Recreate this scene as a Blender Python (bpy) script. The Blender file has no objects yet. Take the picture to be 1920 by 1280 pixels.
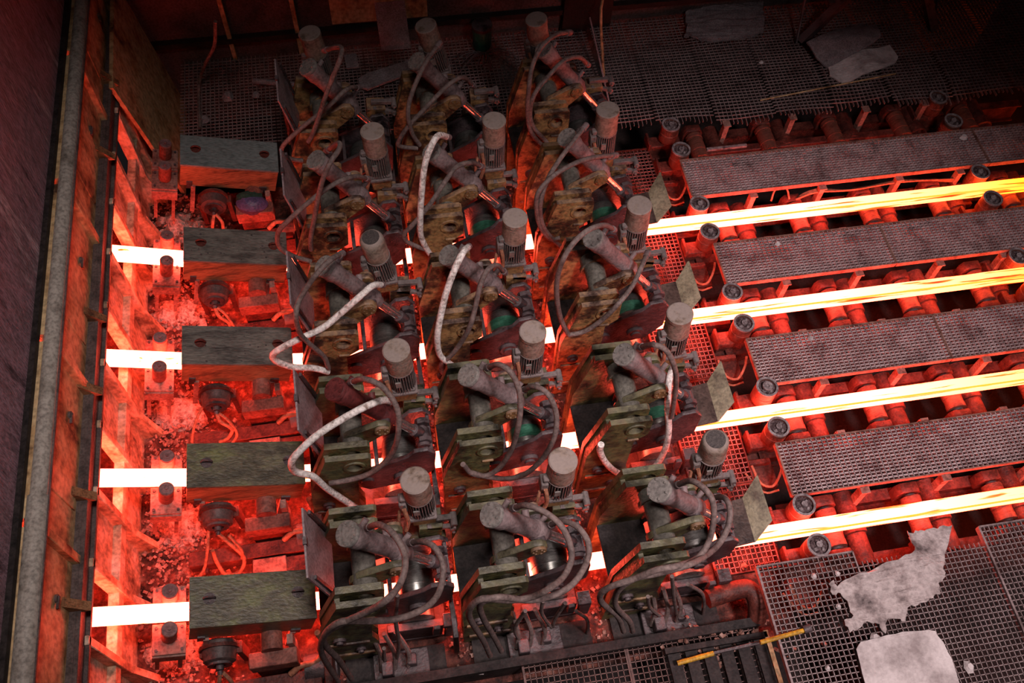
import bpy, bmesh, math, random
from mathutils import Vector, Matrix, noise
from mathutils.geometry import tessellate_polygon
random.seed(7)
S = bpy.context.scene
COL = S.collection
PI = math.pi

# ------------------------------------------------------------------ camera, world, lamps, exposure
CAM = Vector((-1.1894, -4.8298, 8.287)); FPX = 1775.2
cd = bpy.data.cameras.new('camera'); cam = bpy.data.objects.new('camera', cd); COL.objects.link(cam)
cam.location = CAM; cam.rotation_euler = (0.5330, -0.0359, -0.1678)
cd.sensor_width = 36; cd.lens = FPX * 36 / 1920; cd.clip_end = 100
S.camera = cam
ROT = cam.rotation_euler.to_matrix()
S.view_settings.view_transform = 'Standard'; S.view_settings.look = 'None'
S.view_settings.gamma = 1; S.view_settings.use_curve_mapping = False
S.view_settings.exposure = 0.0
S.cycles.max_bounces = 6; S.cycles.diffuse_bounces = 4; S.cycles.glossy_bounces = 3
S.cycles.sample_clamp_indirect = 6; S.cycles.use_denoising = True
S.cycles.caustics_reflective = False; S.cycles.caustics_refractive = False
w = bpy.data.worlds.new('hall_dark'); S.world = w; w.use_nodes = True
w.node_tree.nodes['Background'].inputs[0].default_value = (.9, .75, .8, 1)
w.node_tree.nodes['Background'].inputs[1].default_value = .008

def spot(name, loc, target, energy, color, angle, blend, size):
    l = bpy.data.lights.new(name, 'SPOT'); o = bpy.data.objects.new(name, l); COL.objects.link(o)
    o.location = loc; o.rotation_euler = (Vector(target) - Vector(loc)).to_track_quat('-Z', 'Y').to_euler()
    l.energy = energy; l.color = color; l.spot_size = math.radians(angle); l.spot_blend = blend; l.shadow_soft_size = size
spot('hall_lamp_front', (2.9, -6.0, 10.0), (2.2, -2.2, 0), 4300, (1, .80, .80), 58, 1.0, .7)
spot('hall_lamp_side', (-.9, -3.0, 10.5), (-1.9, -1.2, 0.6), 1900, (1, .84, .80), 56, 1.0, .7)

# ------------------------------------------------------------------ pixel helpers (photo pixel -> world point on a plane)
def ray(px, py): return ROT @ Vector(((px - 960) / FPX, -(py - 640) / FPX, -1))
def atZ(px, py, z): d = ray(px, py); return CAM + d * ((z - CAM.z) / d.z)
def atY(px, py, y): d = ray(px, py); return CAM + d * ((y - CAM.y) / d.y)
YK = [2.4, 1.2, 0.0, -1.2, -2.4]
ROW = ['back row', 'second row from the back', 'middle row', 'second row from the front', 'front row']

# ------------------------------------------------------------------ materials
def mat(name, cols, scale=5., rough=.65, metal=0., bump=.25, dust=None, dusta=.7, stretch=(1, 1, 1), fine=40., spec=.4, grime=.8):
    m = bpy.data.materials.new(name); m.use_nodes = True; nt = m.node_tree; N = nt.nodes; L = nt.links
    b = N['Principled BSDF']; b.inputs['Roughness'].default_value = rough; b.inputs['Metallic'].default_value = metal
    b.inputs['Specular IOR Level'].default_value = spec
    g = N.new('ShaderNodeNewGeometry'); mp = N.new('ShaderNodeMapping'); mp.inputs['Scale'].default_value = stretch
    L.new(g.outputs['Position'], mp.inputs['Vector'])
    n1 = N.new('ShaderNodeTexNoise'); n1.inputs['Scale'].default_value = scale; n1.inputs['Detail'].default_value = 7; n1.inputs['Roughness'].default_value = .65
    n2 = N.new('ShaderNodeTexNoise'); n2.inputs['Scale'].default_value = fine; n2.inputs['Detail'].default_value = 4
    L.new(mp.outputs[0], n1.inputs['Vector']); L.new(mp.outputs[0], n2.inputs['Vector'])
    r = N.new('ShaderNodeValToRGB'); el = r.color_ramp.elements
    k = len(cols)
    while len(el) < k: el.new(.5)
    for i, c in enumerate(cols):
        el[i].position = .32 + .36 * i / max(1, k - 1); el[i].color = (*c, 1)
    L.new(n1.outputs['Fac'], r.inputs[0])
    mx = N.new('ShaderNodeMix'); mx.data_type = 'RGBA'; mx.blend_type = 'MULTIPLY'; mx.inputs[0].default_value = grime
    rr = N.new('ShaderNodeValToRGB'); rr.color_ramp.elements[0].position = .3; rr.color_ramp.elements[1].position = .6
    rr.color_ramp.elements[0].color = (.45, .45, .45, 1); rr.color_ramp.elements[1].color = (1.1, 1.1, 1.1, 1)
    L.new(n2.outputs['Fac'], rr.inputs[0]); L.new(r.outputs[0], mx.inputs[6]); L.new(rr.outputs[0], mx.inputs[7])
    out = mx.outputs[2]
    if dust:
        sx = N.new('ShaderNodeSeparateXYZ'); L.new(g.outputs['Normal'], sx.inputs[0])
        mr = N.new('ShaderNodeMapRange'); mr.inputs[1].default_value = .15; mr.inputs[2].default_value = .8; mr.inputs[4].default_value = dusta
        L.new(sx.outputs[2], mr.inputs[0])
        mu = N.new('ShaderNodeMath'); mu.operation = 'MULTIPLY'
        rd = N.new('ShaderNodeValToRGB'); rd.color_ramp.elements[0].position = .36; rd.color_ramp.elements[1].position = .5
        L.new(n1.outputs['Fac'], rd.inputs[0]); L.new(mr.outputs[0], mu.inputs[0]); L.new(rd.outputs[0], mu.inputs[1])
        m2 = N.new('ShaderNodeMix'); m2.data_type = 'RGBA'; L.new(mu.outputs[0], m2.inputs[0]); L.new(out, m2.inputs[6]); m2.inputs[7].default_value = (*dust, 1)
        out = m2.outputs[2]
    L.new(out, b.inputs['Base Color'])
    if bump:
        bp = N.new('ShaderNodeBump'); bp.inputs['Strength'].default_value = bump; bp.inputs['Distance'].default_value = .02
        ad = N.new('ShaderNodeMath'); ad.operation = 'ADD'; L.new(n1.outputs['Fac'], ad.inputs[0]); L.new(n2.outputs['Fac'], ad.inputs[1])
        L.new(ad.outputs[0], bp.inputs['Height']); L.new(bp.outputs[0], b.inputs['Normal'])
    return m

DUST = (.225, .175, .175)
M = {}
M['stand'] = mat('rusty_ochre_paint', [(.012, .009, .008), (.07, .036, .02), (.36, .21, .085), (.25, .145, .06)], 4.5, .48, bump=.45, dust=DUST, dusta=.3, fine=24)
M['stand_olive'] = mat('greasy_olive_stand', [(.012, .011, .008), (.055, .052, .026), (.12, .125, .05), (.16, .115, .05)], 4.5, .45, bump=.4, dust=(.22, .195, .17), dusta=.3, fine=24)  # olive tone for the two front rows
M['cylinder'] = mat('dusty_mauve_cylinder', [(.12, .08, .08), (.215, .16, .16), (.28, .22, .22)], 7, .65, bump=.2, dust=DUST, dusta=.4)
M['cylinder_red'] = mat('dark_red_cylinder', [(.09, .02, .02), (.16, .035, .035)], 7, .6, bump=.15)
M['cap'] = mat('grey_green_cap', [(.16, .15, .14), (.25, .235, .215)], 6, .75, bump=.12)
M['tube'] = mat('grey_green_tube', [(.08, .075, .062), (.165, .16, .135)], 6, .6, bump=.15)
M['dark'] = mat('oily_dark_steel', [(.012, .010, .011), (.05, .036, .04), (.09, .065, .068)], 6, .45, bump=.35, dust=(.17, .135, .14), dusta=.4)
M['chrome'] = mat('chrome_rod', [(.85, .83, .83), (.9, .88, .88)], 3, .2, .93, 0)
M['roll'] = mat('worn_roll_steel', [(.10, .10, .095), (.30, .31, .29), (.20, .2, .19)], 4, .32, .85, .05, stretch=(1, 6, 1))
M['roll_reflection'] = mat('painted_green_roll_reflection', [(.05, .22, .13), (.12, .42, .28)], 4, .28, .7, .05, stretch=(1, 6, 1))  # green lamp reflection put into the band's colour
M['motor'] = mat('dusty_tan_motor', [(.14, .10, .075), (.29, .225, .175), (.34, .275, .235)], 7, .75, bump=.15, dust=(.27, .225, .205), dusta=.8)
M['motor_fin'] = mat('grey_motor_fins', [(.11, .095, .09), (.21, .18, .17)], 9, .65, bump=.1, dust=DUST, dusta=.4)
M['adaptor'] = mat('ochre_adaptor', [(.16, .08, .03), (.32, .19, .08)], 6, .6, bump=.15, dust=DUST, dusta=.4)
M['stain'] = mat('dark_oil_stain', [(.05, .042, .04), (.08, .07, .065)], 9, .6, bump=0)
M['grille'] = mat('fan_grille_mesh', [(.035, .03, .03), (.10, .085, .08)], 60, .6, bump=.3, fine=150)
M['hose'] = mat('dusty_rubber_hose', [(.09, .065, .06), (.17, .125, .115), (.22, .17, .155)], 9, .7, bump=.1)
M['hose_white'] = mat('white_wrapped_hose', [(.26, .18, .15), (.85, .80, .76), (.92, .88, .85)], 16, .6, bump=.25)
M['hose_hot'] = mat('bare_orange_hose', [(.22, .09, .05), (.45, .2, .12)], 9, .6, bump=.1)
M['cover'] = mat('grey_green_cover_steel', [(.06, .053, .048), (.155, .145, .128), (.22, .21, .18)], 5, .36, bump=.35, stretch=(.35, 2.2, 2.2), fine=30)
M['cover_pale'] = mat('pale_blue_grey_cover_steel', [(.15, .18, .18), (.21, .245, .24), (.17, .20, .195)], 5, .5, bump=.25, stretch=(.35, 2.2, 2.2), fine=30)
M['cover_moss'] = mat('moss_stained_cover_steel', [(.05, .045, .032), (.13, .12, .08), (.19, .21, .085)], 3.6, .42, bump=.35, stretch=(.7, 1.6, 1.6), fine=30)
M['cover_side'] = mat('rusty_cover_skirt', [(.10, .05, .03), (.30, .15, .07), (.36, .20, .10)], 5, .6, bump=.25, stretch=(.35, 2, 2))
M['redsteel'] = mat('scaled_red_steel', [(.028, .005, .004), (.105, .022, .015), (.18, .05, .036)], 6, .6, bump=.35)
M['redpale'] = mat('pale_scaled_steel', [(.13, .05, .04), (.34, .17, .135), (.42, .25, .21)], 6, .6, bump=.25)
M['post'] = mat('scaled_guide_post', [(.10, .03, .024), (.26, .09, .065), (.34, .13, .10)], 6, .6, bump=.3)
M['post_head'] = mat('mauve_post_head', [(.18, .08, .08), (.34, .20, .20)], 9, .6, bump=.2)
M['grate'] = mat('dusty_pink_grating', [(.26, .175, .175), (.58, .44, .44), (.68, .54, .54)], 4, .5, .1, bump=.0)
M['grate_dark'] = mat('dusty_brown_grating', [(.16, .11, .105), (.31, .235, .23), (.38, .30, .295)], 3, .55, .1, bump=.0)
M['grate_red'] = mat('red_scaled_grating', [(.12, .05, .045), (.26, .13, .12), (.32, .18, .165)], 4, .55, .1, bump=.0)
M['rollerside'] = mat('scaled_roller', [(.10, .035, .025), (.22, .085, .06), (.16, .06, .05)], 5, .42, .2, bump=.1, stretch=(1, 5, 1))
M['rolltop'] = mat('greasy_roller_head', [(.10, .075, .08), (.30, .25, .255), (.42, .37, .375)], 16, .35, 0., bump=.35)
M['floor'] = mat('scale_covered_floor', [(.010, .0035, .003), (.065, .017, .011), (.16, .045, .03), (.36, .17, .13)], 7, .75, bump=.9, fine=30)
M['pit'] = mat('black_oily_pit', [(.012, .008, .008), (.035, .022, .02)], 3, .8, bump=.3)
M['rubble'] = mat('scale_flakes', [(.12, .045, .034), (.34, .18, .14), (.50, .34, .29)], 12, .7, bump=.3)
M['rubble_glare'] = mat('glare_lightened_scale', [(.22, .12, .10), (.55, .42, .37), (.72, .60, .55)], 14, .8, bump=.8, fine=40)  # lighter than the rubble: billet glare put into the heap colour
M['concrete'] = mat('sooty_purple_concrete', [(.07, .04, .05), (.40, .24, .29), (.27, .16, .185), (.68, .48, .53)], 2.2, .85, bump=.6, stretch=(1, 1.8, .45))
M['backwall'] = mat('sooty_back_wall', [(.05, .040, .038), (.11, .088, .084), (.15, .122, .118)], 1.5, .85, bump=.35)
M['panel'] = mat('orange_rust_panel', [(.08, .035, .018), (.46, .28, .13), (.64, .46, .25), (.5, .32, .16)], 3.2, .65, bump=.3, stretch=(1, 1, .8), fine=22)
M['panel_pale'] = mat('pale_panel', [(.17, .09, .055), (.60, .42, .28), (.80, .66, .54)], 5, .65, bump=.3, stretch=(1, 1, .7), fine=26)  # paler tone than the upper wall panels
M['purlin'] = mat('dark_dusty_channel', [(.04, .03, .028), (.11, .08, .075), (.16, .125, .115)], 6, .7, bump=.25, fine=60)
M['pipe'] = mat('dusty_grey_pipe', [(.22, .19, .16), (.42, .385, .34), (.33, .3, .26)], 4, .55, bump=.1)
M['drum'] = mat('dark_rubber_drum', [(.03, .02, .02), (.10, .065, .06), (.07, .05, .05)], 6, .5, bump=.15)
M['slab'] = mat('grey_refractory_board', [(.34, .29, .285), (.66, .60, .59), (.80, .74, .73)], 2.6, .85, bump=.4, fine=34, grime=.25)
M['slab_dirty'] = mat('stained_torn_sheet', [(.09, .07, .07), (.36, .30, .29), (.58, .51, .495), (.42, .36, .35)], 4.5, .85, bump=.8, fine=30, grime=.45)
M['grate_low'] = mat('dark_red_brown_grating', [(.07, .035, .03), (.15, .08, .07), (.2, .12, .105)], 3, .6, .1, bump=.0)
M['slabdark'] = mat('grey_insulation_mat', [(.20, .17, .18), (.34, .30, .31)], 9, .9, bump=.6, fine=60)
M['guard'] = mat('mauve_steel_shield', [(.17, .12, .13), (.28, .21, .22), (.33, .26, .27)], 4, .55, bump=.15)
M['water'] = mat('water_drops', [(.08, .07, .07), (.10, .09, .09)], 3, .06, 0, 0, spec=.9)
M['grease'] = mat('lumpy_grease', [(.03, .02, .02), (.13, .085, .09), (.26, .2, .2)], 30, .3, 0., bump=1.0, fine=60)
M['deck'] = mat('black_oily_deck', [(.008, .007, .007), (.028, .022, .022), (.045, .036, .033)], 9, .6, bump=.18, spec=.2)
M['guard_brown'] = mat('dark_brown_sheet', [(.03, .018, .016), (.10, .065, .055), (.15, .10, .085)], 4, .4, bump=.2)  # dark brown tone of the flat exit shield sheet
M['guard_olive'] = mat('olive_shield', [(.08, .05, .03), (.26, .22, .14), (.36, .31, .21)], 3.5, .6, bump=.2)  # lighter olive tone of the upturned flap
M['green'] = mat('green_enamel_bucket', [(.01, .09, .06), (.02, .16, .11)], 5, .4, bump=.1)
M['blue'] = mat('dull_violet_blue_bag', [(.06, .05, .13), (.13, .11, .24)], 8, .35, bump=.4)
M['bluegreen'] = mat('dark_green_cloth', [(.01, .04, .03), (.03, .09, .06)], 12, .8, bump=.5)
M['yellow'] = mat('yellow_painted_bar', [(.35, .17, .02), (.75, .42, .03)], 9, .5, bump=.1)

def billet_mat():
    m = bpy.data.materials.new('glowing_billet'); m.use_nodes = True; nt = m.node_tree; N = nt.nodes; L = nt.links
    b = N['Principled BSDF']; b.inputs['Base Color'].default_value = (.15, .07, .05, 1); b.inputs['Roughness'].default_value = .7
    g = N.new('ShaderNodeNewGeometry'); mp = N.new('ShaderNodeMapping'); mp.inputs['Scale'].default_value = (.55, 9, 9)
    L.new(g.outputs['Position'], mp.inputs[0])
    n = N.new('ShaderNodeTexNoise'); n.inputs['Scale'].default_value = 2.2; n.inputs['Detail'].default_value = 5; n.inputs['Distortion'].default_value = .4
    L.new(mp.outputs[0], n.inputs['Vector'])
    sx = N.new('ShaderNodeSeparateXYZ'); L.new(g.outputs['Position'], sx.inputs[0])
    # cooling along the run: hotter at the wall, cooler to the far end of the table
    mr = N.new('ShaderNodeMapRange'); mr.inputs[1].default_value = 1.2; mr.inputs[2].default_value = 6.2; mr.inputs[3].default_value = 0; mr.inputs[4].default_value = 1
    L.new(sx.outputs[0], mr.inputs[0])
    col = N.new('ShaderNodeValToRGB'); e = col.color_ramp.elements
    e[0].position = 0; e[0].color = (1, .072, .038, 1); e[1].position = 1; e[1].color = (1, .105, .003, 1)
    q = e.new(.45); q.color = (1, .078, .046, 1); q = e.new(.8); q.color = (1, .09, .026, 1)
    L.new(mr.outputs[0], col.inputs[0])
    # scale patches that have cooled below the body colour: threshold drops with distance
    th = N.new('ShaderNodeMath'); th.operation = 'MULTIPLY_ADD'; th.inputs[1].default_value = .10; L.new(mr.outputs[0], th.inputs[0]); L.new(n.outputs['Fac'], th.inputs[2])
    sp = N.new('ShaderNodeValToRGB'); e = sp.color_ramp.elements
    e[0].position = .635; e[0].color = (1, 1, 1, 1); e[1].position = .75; e[1].color = (.10, .025, .0, 1)
    q = e.new(.685); q.color = (.32, .25, .035, 1)
    L.new(th.outputs[0], sp.inputs[0])
    mx = N.new('ShaderNodeMix'); mx.data_type = 'RGBA'; mx.blend_type = 'MULTIPLY'; mx.inputs[0].default_value = 1
    L.new(col.outputs[0], mx.inputs[6]); L.new(sp.outputs[0], mx.inputs[7])
    L.new(mx.outputs[2], b.inputs['Emission Color'])
    st = N.new('ShaderNodeMapRange'); st.inputs[1].default_value = -2; st.inputs[2].default_value = 6.5; st.inputs[3].default_value = 43; st.inputs[4].default_value = 9.5
    L.new(sx.outputs[0], st.inputs[0]); L.new(st.outputs[0], b.inputs['Emission Strength'])
    return m
M['billet'] = billet_mat()
def seam_mat():
    m = bpy.data.materials.new('cooler_billet_corner'); m.use_nodes = True; b = m.node_tree.nodes['Principled BSDF']
    b.inputs['Base Color'].default_value = (.1, .05, .02, 1); b.inputs['Emission Color'].default_value = (1, .34, .03, 1); b.inputs['Emission Strength'].default_value = 2.0
    return m
M['seam'] = seam_mat()

# ------------------------------------------------------------------ mesh builder
class MB:
    def __init__(s): s.v = []; s.f = []
    def add(s, vs, fs):
        o = len(s.v); s.v += [tuple(v) for v in vs]; s.f += [tuple(i + o for i in f) for f in fs]; return s
    def box(s, c, size, rot=None):
        hx, hy, hz = size[0] / 2, size[1] / 2, size[2] / 2; c = Vector(c)
        vs = [Vector((x, y, z)) for x in (-hx, hx) for y in (-hy, hy) for z in (-hz, hz)]
        if rot: R = rot if isinstance(rot, Matrix) else __import__('mathutils').Euler(rot).to_matrix(); vs = [R @ v for v in vs]
        return s.add([c + v for v in vs], [(0, 1, 3, 2), (4, 6, 7, 5), (0, 4, 5, 1), (2, 3, 7, 6), (0, 2, 6, 4), (1, 5, 7, 3)])
    def hull8(s, a, b):   # two quads (lists of 4 points) joined to a solid
        return s.add(list(a) + list(b), [(0, 1, 2, 3), (7, 6, 5, 4), (0, 4, 5, 1), (1, 5, 6, 2), (2, 6, 7, 3), (3, 7, 4, 0)])
    def prism(s, poly, y0, y1, holes=(), axis='y'):
        def P(p, y): return (p[0], y, p[1]) if axis == 'y' else ((p[0], p[1], y) if axis == 'z' else (y, p[0], p[1]))
        loops = [list(poly)] + [list(h) for h in holes]; flat = [p for l in loops for p in l]; n = len(flat)
        tris = tessellate_polygon([[Vector((p[0], p[1], 0)) for p in l] for l in loops])
        fs = [tuple(t) for t in tris] + [tuple(i + n for i in reversed(t)) for t in tris]; o = 0
        for l in loops:
            k = len(l); fs += [(o + i, o + (i + 1) % k, n + o + (i + 1) % k, n + o + i) for i in range(k)]; o += k
        return s.add([P(p, y0) for p in flat] + [P(p, y1) for p in flat], fs)
    def lathe(s, p0, d, prof, seg=20):
        p0 = Vector(p0); d = Vector(d).normalized(); u = d.orthogonal().normalized(); v = d.cross(u); vs = []; fs = []; k = len(prof)
        for t, r in prof:
            for i in range(seg):
                a = 2 * PI * i / seg; vs.append(p0 + d * t + (u * math.cos(a) + v * math.sin(a)) * r)
        for j in range(k - 1):
            for i in range(seg): fs.append((j * seg + i, j * seg + (i + 1) % seg, (j + 1) * seg + (i + 1) % seg, (j + 1) * seg + i))
        fs.append(tuple(range(seg))[::-1]); fs.append(tuple((k - 1) * seg + i for i in range(seg)))
        return s.add(vs, fs)
    def cyl(s, p0, p1, r, seg=18, r1=None):
        p0 = Vector(p0); p1 = Vector(p1); return s.lathe(p0, p1 - p0, [(0, r), ((p1 - p0).length, r if r1 is None else r1)], seg)
    def ring(s, c, d, r0, r1, h, seg=20):
        c = Vector(c); d = Vector(d).normalized(); u = d.orthogonal().normalized(); v = d.cross(u); vs = []; fs = []
        for r, t in ((r0, 0), (r1, 0), (r1, h), (r0, h)):
            for i in range(seg): a = 2 * PI * i / seg; vs.append(c + d * t + (u * math.cos(a) + v * math.sin(a)) * r)
        for j in range(4):
            for i in range(seg): fs.append((j * seg + i, j * seg + (i + 1) % seg, ((j + 1) % 4) * seg + (i + 1) % seg, ((j + 1) % 4) * seg + i))
        return s.add(vs, fs)
    def tube(s, pts, r, seg=8, smooth=4):
        P = [Vector(p) for p in pts]
        if smooth > 1 and len(P) > 2:
            Q = [2 * P[0] - P[1]] + P + [2 * P[-1] - P[-2]]; out = []
            for i in range(1, len(Q) - 2):
                a, b, c, d = Q[i - 1:i + 3]
                for k in range(smooth):
                    t = k / smooth; out.append(.5 * (2 * b + (c - a) * t + (2 * a - 5 * b + 4 * c - d) * t * t + (3 * b - a - 3 * c + d) * t ** 3))
            P = out + [P[-1]]
        T = [(P[min(i + 1, len(P) - 1)] - P[max(i - 1, 0)]).normalized() for i in range(len(P))]
        u = T[0].orthogonal().normalized(); vs = []; fs = []
        for i, p in enumerate(P):
            u = (u - T[i] * u.dot(T[i])).normalized(); v = T[i].cross(u)
            for k in range(seg): a = 2 * PI * k / seg; vs.append(p + (u * math.cos(a) + v * math.sin(a)) * r)
        for i in range(len(P) - 1):
            for k in range(seg): fs.append((i * seg + k, i * seg + (k + 1) % seg, (i + 1) * seg + (k + 1) % seg, (i + 1) * seg + k))
        fs.append(tuple(range(seg))[::-1]); fs.append(tuple((len(P) - 1) * seg + k for k in range(seg)))
        return s.add(vs, fs)
    def mesh(s, name, m, bevel=0., flat=False):
        me = bpy.data.meshes.new(name); bm = bmesh.new(); vs = [bm.verts.new(v) for v in s.v]
        for f in s.f:
            try: bm.faces.new([vs[i] for i in f])
            except ValueError: pass
        bmesh.ops.recalc_face_normals(bm, faces=bm.faces)
        if bevel:
            es = [e for e in bm.edges if len(e.link_faces) == 2 and e.calc_face_angle(0) > .6]
            bmesh.ops.bevel(bm, geom=es, offset=bevel, segments=1, affect='EDGES', clamp_overlap=True)
        bm.to_mesh(me); bm.free()
        if not flat:
            me.shade_smooth(); me.set_sharp_from_angle(angle=.65)
        me.materials.append(m if not isinstance(m, str) else M[m])
        return me
    def obj(s, name, m, parent=None, bevel=0., flat=False):
        o = bpy.data.objects.new(name, s.mesh(name, m, bevel, flat)); COL.objects.link(o)
        if parent: o.parent = parent
        return o

def objs(mb, name, m, parent=None, bevel=0.):
    """one object per group of touching islands"""
    par = list(range(len(mb.v)))
    def find(i):
        while par[i] != i: par[i] = par[par[i]]; i = par[i]
        return i
    for f in mb.f:
        for i in f[1:]: par[find(i)] = find(f[0])
    isl = {}
    for i in range(len(mb.v)): isl.setdefault(find(i), []).append(i)
    G = []
    for ids in isl.values():
        P = [mb.v[i] for i in ids]; lo = [min(p[a] for p in P) - .001 for a in range(3)]; hi = [max(p[a] for p in P) + .001 for a in range(3)]; G.append([set(ids), lo, hi])
    ch = True
    while ch:
        ch = False
        for i in range(len(G)):
            for j in range(len(G) - 1, i, -1):
                a, b = G[i], G[j]
                if all(a[1][k] <= b[2][k] and b[1][k] <= a[2][k] for k in range(3)):
                    a[0] |= b[0]; a[1] = [min(x, y) for x, y in zip(a[1], b[1])]; a[2] = [max(x, y) for x, y in zip(a[2], b[2])]; G.pop(j); ch = True
    out = []
    for ids, lo, hi in G:
        ix = sorted(ids); mp = {v: n for n, v in enumerate(ix)}; q = MB(); q.v = [mb.v[i] for i in ix]; q.f = [tuple(mp[i] for i in f) for f in mb.f if f[0] in ids]
        out.append(q.obj(name, m, parent, bevel))
    return out
MB.objs = lambda s, name, m, parent=None, bevel=0.: objs(s, name, m, parent, bevel)

def tag(o, label=None, cat=None, group=None, kind=None):
    if label: o['label'] = label
    if cat: o['category'] = cat
    if group: o['group'] = group
    if kind: o['kind'] = kind
    return o
def empty(name, loc=(0, 0, 0), rot=(0, 0, 0)):
    o = bpy.data.objects.new(name, None); COL.objects.link(o); o.location = loc; o.rotation_euler = rot; o.empty_display_size = .1; return o
def copy_tree(o, parent=None):
    c = o.copy(); COL.objects.link(c); c.parent = parent
    for ch in list(o.children): copy_tree(ch, c)
    return c
def setmat(o, m):
    o.material_slots[0].link = 'OBJECT'; o.material_slots[0].material = M[m]
def circle(cx, cz, r, n=18, a0=0): return [(cx + r * math.cos(a0 + 2 * PI * i / n), cz + r * math.sin(a0 + 2 * PI * i / n)) for i in range(n)]
def struct(o): o['kind'] = 'structure'; return o

# ================================================================== SETTING
def terrain(name, x0, x1, y0, y1, z, n, amp, m, fn=None):
    b = MB(); nx = max(2, int((x1 - x0) / n)); ny = max(2, int((y1 - y0) / n))
    for j in range(ny + 1):
        for i in range(nx + 1):
            x = x0 + (x1 - x0) * i / nx; y = y0 + (y1 - y0) * j / ny
            h = amp * (noise.noise((x * 3, y * 3, 1.3)) + .5 * noise.noise((x * 9, y * 9, 4.1)))
            if fn: h += fn(x, y)
            b.v.append((x, y, z + h))
    for j in range(ny):
        for i in range(nx):
            a = j * (nx + 1) + i; b.f.append((a, a + 1, a + nx + 2, a + nx + 1))
    o = b.obj(name, m); return o
struct(MB().box((-4.78, .3, .6), (.06, 8.6, 3.0)).obj('wall_chamber', 'panel_pale'))
struct(terrain('floor', -4.8, 2.15, -3.2, 2.85, -.66, .07, .03, 'floor', lambda x, y: .16 * max(0, 1 - abs(x + 3.75) / .5)))
tag(struct(MB().box((2.5, 1.0, -1.15), (13.5, 11, .1)).obj('floor', 'pit')))
struct(MB().box((2.17, -.1, -.9), (.06, 5.6, .5)).obj('trim_1', 'redsteel'))
for x0, x1 in ((-2.05, -1.15), (-.9, .2), (.4, 1.42)): struct(MB().box(((x0 + x1) / 2, -2.93, -.605), (x1 - x0, .30, .03)).obj('floor', 'deck'))
# left chamber wall: concrete above, rusty panels below
wl = struct(MB().box((-4.16, .5, 3.6), (.5, 9.0, 3.1)).obj('wall_left', 'concrete'))
MB().box((-3.93, .5, 2.06), (.12, 9, .06)).obj('ledge', 'deck', wl)
RY = [4.2, 3.6, 3.0, 2.7, 2.1, 1.5, .9, .3, -.3, -.9, -1.5, -2.1, -2.7, -3.3]
for y0, y1 in zip(RY[:-1], RY[1:]):
    mid = (y0 + y1) / 2; strand = any(abs(mid - y) < .05 for y in YK); lo = (y1 + .03, y0 - .03)
    if strand:  # opening for the strand: only a low sill and a short hood
        MB().box((-3.89, mid, -.30), (.05, y0 - y1 - .05, .76)).obj('panel', 'panel_pale', wl, .006)
        MB().box((-3.93, mid, 1.0), (.05, y0 - y1 - .05, .42)).obj('panel', 'panel_pale', wl, .006)
    else:
        MB().box((-3.88, mid, .58), (.05, y0 - y1 - .05, .66)).obj('panel', 'panel_pale', wl, .006)
        MB().box((-3.88, mid, -.30), (.05, y0 - y1 - .05, .76)).obj('panel', 'panel_pale', wl, .006)
        MB().box((-3.845, mid, .75), (.03, y0 - y1 - .2, .05)).obj('cleat', 'panel_pale', wl)
for y in RY:
    MB().box((-3.82, y, .13), (.12, .07, 1.70)).obj('rib', 'panel_pale', wl, .006)
    MB().hull8([(-3.9, y - .03, -.05), (-3.9, y + .03, -.05), (-3.76, y + .03, -.05), (-3.76, y - .03, -.05)], [(-3.9, y - .03, -.72), (-3.9, y + .03, -.72), (-3.62, y + .03, -.72), (-3.62, y - .03, -.72)]).obj('rib_foot', 'panel_pale', wl)
MB().box((-3.83, .2, .2), (.09, 8.4, .13)).obj('rail', 'panel_pale', wl, .006)
pu = MB(); pu.box((-3.84, .5, 1.05), (.10, 9, .26)); pu.box((-3.78, .5, 1.155), (.04, 9, .04)); pu.box((-3.78, .5, .945), (.04, 9, .04)); pu.obj('purlin', 'purlin', wl, .004)
UY = [4.0, 2.4, .87, -.67, -2.14, -3.6]
for y0, y1 in zip(UY[:-1], UY[1:]):
    MB().box((-3.87, (y0 + y1) / 2, 1.55), (.06, y0 - y1 - .06, .95)).obj('panel', 'panel', wl, .006)
    MB().box((-3.845, (y0 + y1) / 2 - .05, 1.5), (.03, (y0 - y1) * .42, .55)).obj('hatch', 'panel', wl, .006)
    h = MB(); h.cyl((-3.85, (y0 + y1) / 2 + .36, 1.45), (-3.82, (y0 + y1) / 2 + .36, 1.45), .03); h.box((-3.82, (y0 + y1) / 2 + .33, 1.45), (.02, .09, .02)); h.obj('latch', 'purlin', wl)
for y in UY: MB().box((-3.83, y, 1.52), (.09, .07, .92)).obj('rib', 'panel', wl, .006)
for y in (1.9, .03, -.69, -1.63, -2.5, 2.9):
    MB().prism([(-3.9, 1.42), (-3.9, 1.14), (-3.7, 1.14)], y - .035, y + .035).obj('bracket', 'cover_side', wl)
p = MB(); p.cyl((-3.80, -3.9, 1.98), (-3.80, -1.95, 1.98), .075, 16); p.cyl((-3.80, -1.95, 1.98), (-3.80, 4.4, 1.98), .062, 16)
tag(p.obj('pipe', 'pipe'), 'long dusty grey pipe running along the left wall over rusty panels', 'pipe')
MB().box((-3.725, .2, 1.985), (.012, 8.4, .02)).obj('pipe_seam', 'purlin', bpy.data.objects['pipe'])
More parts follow.
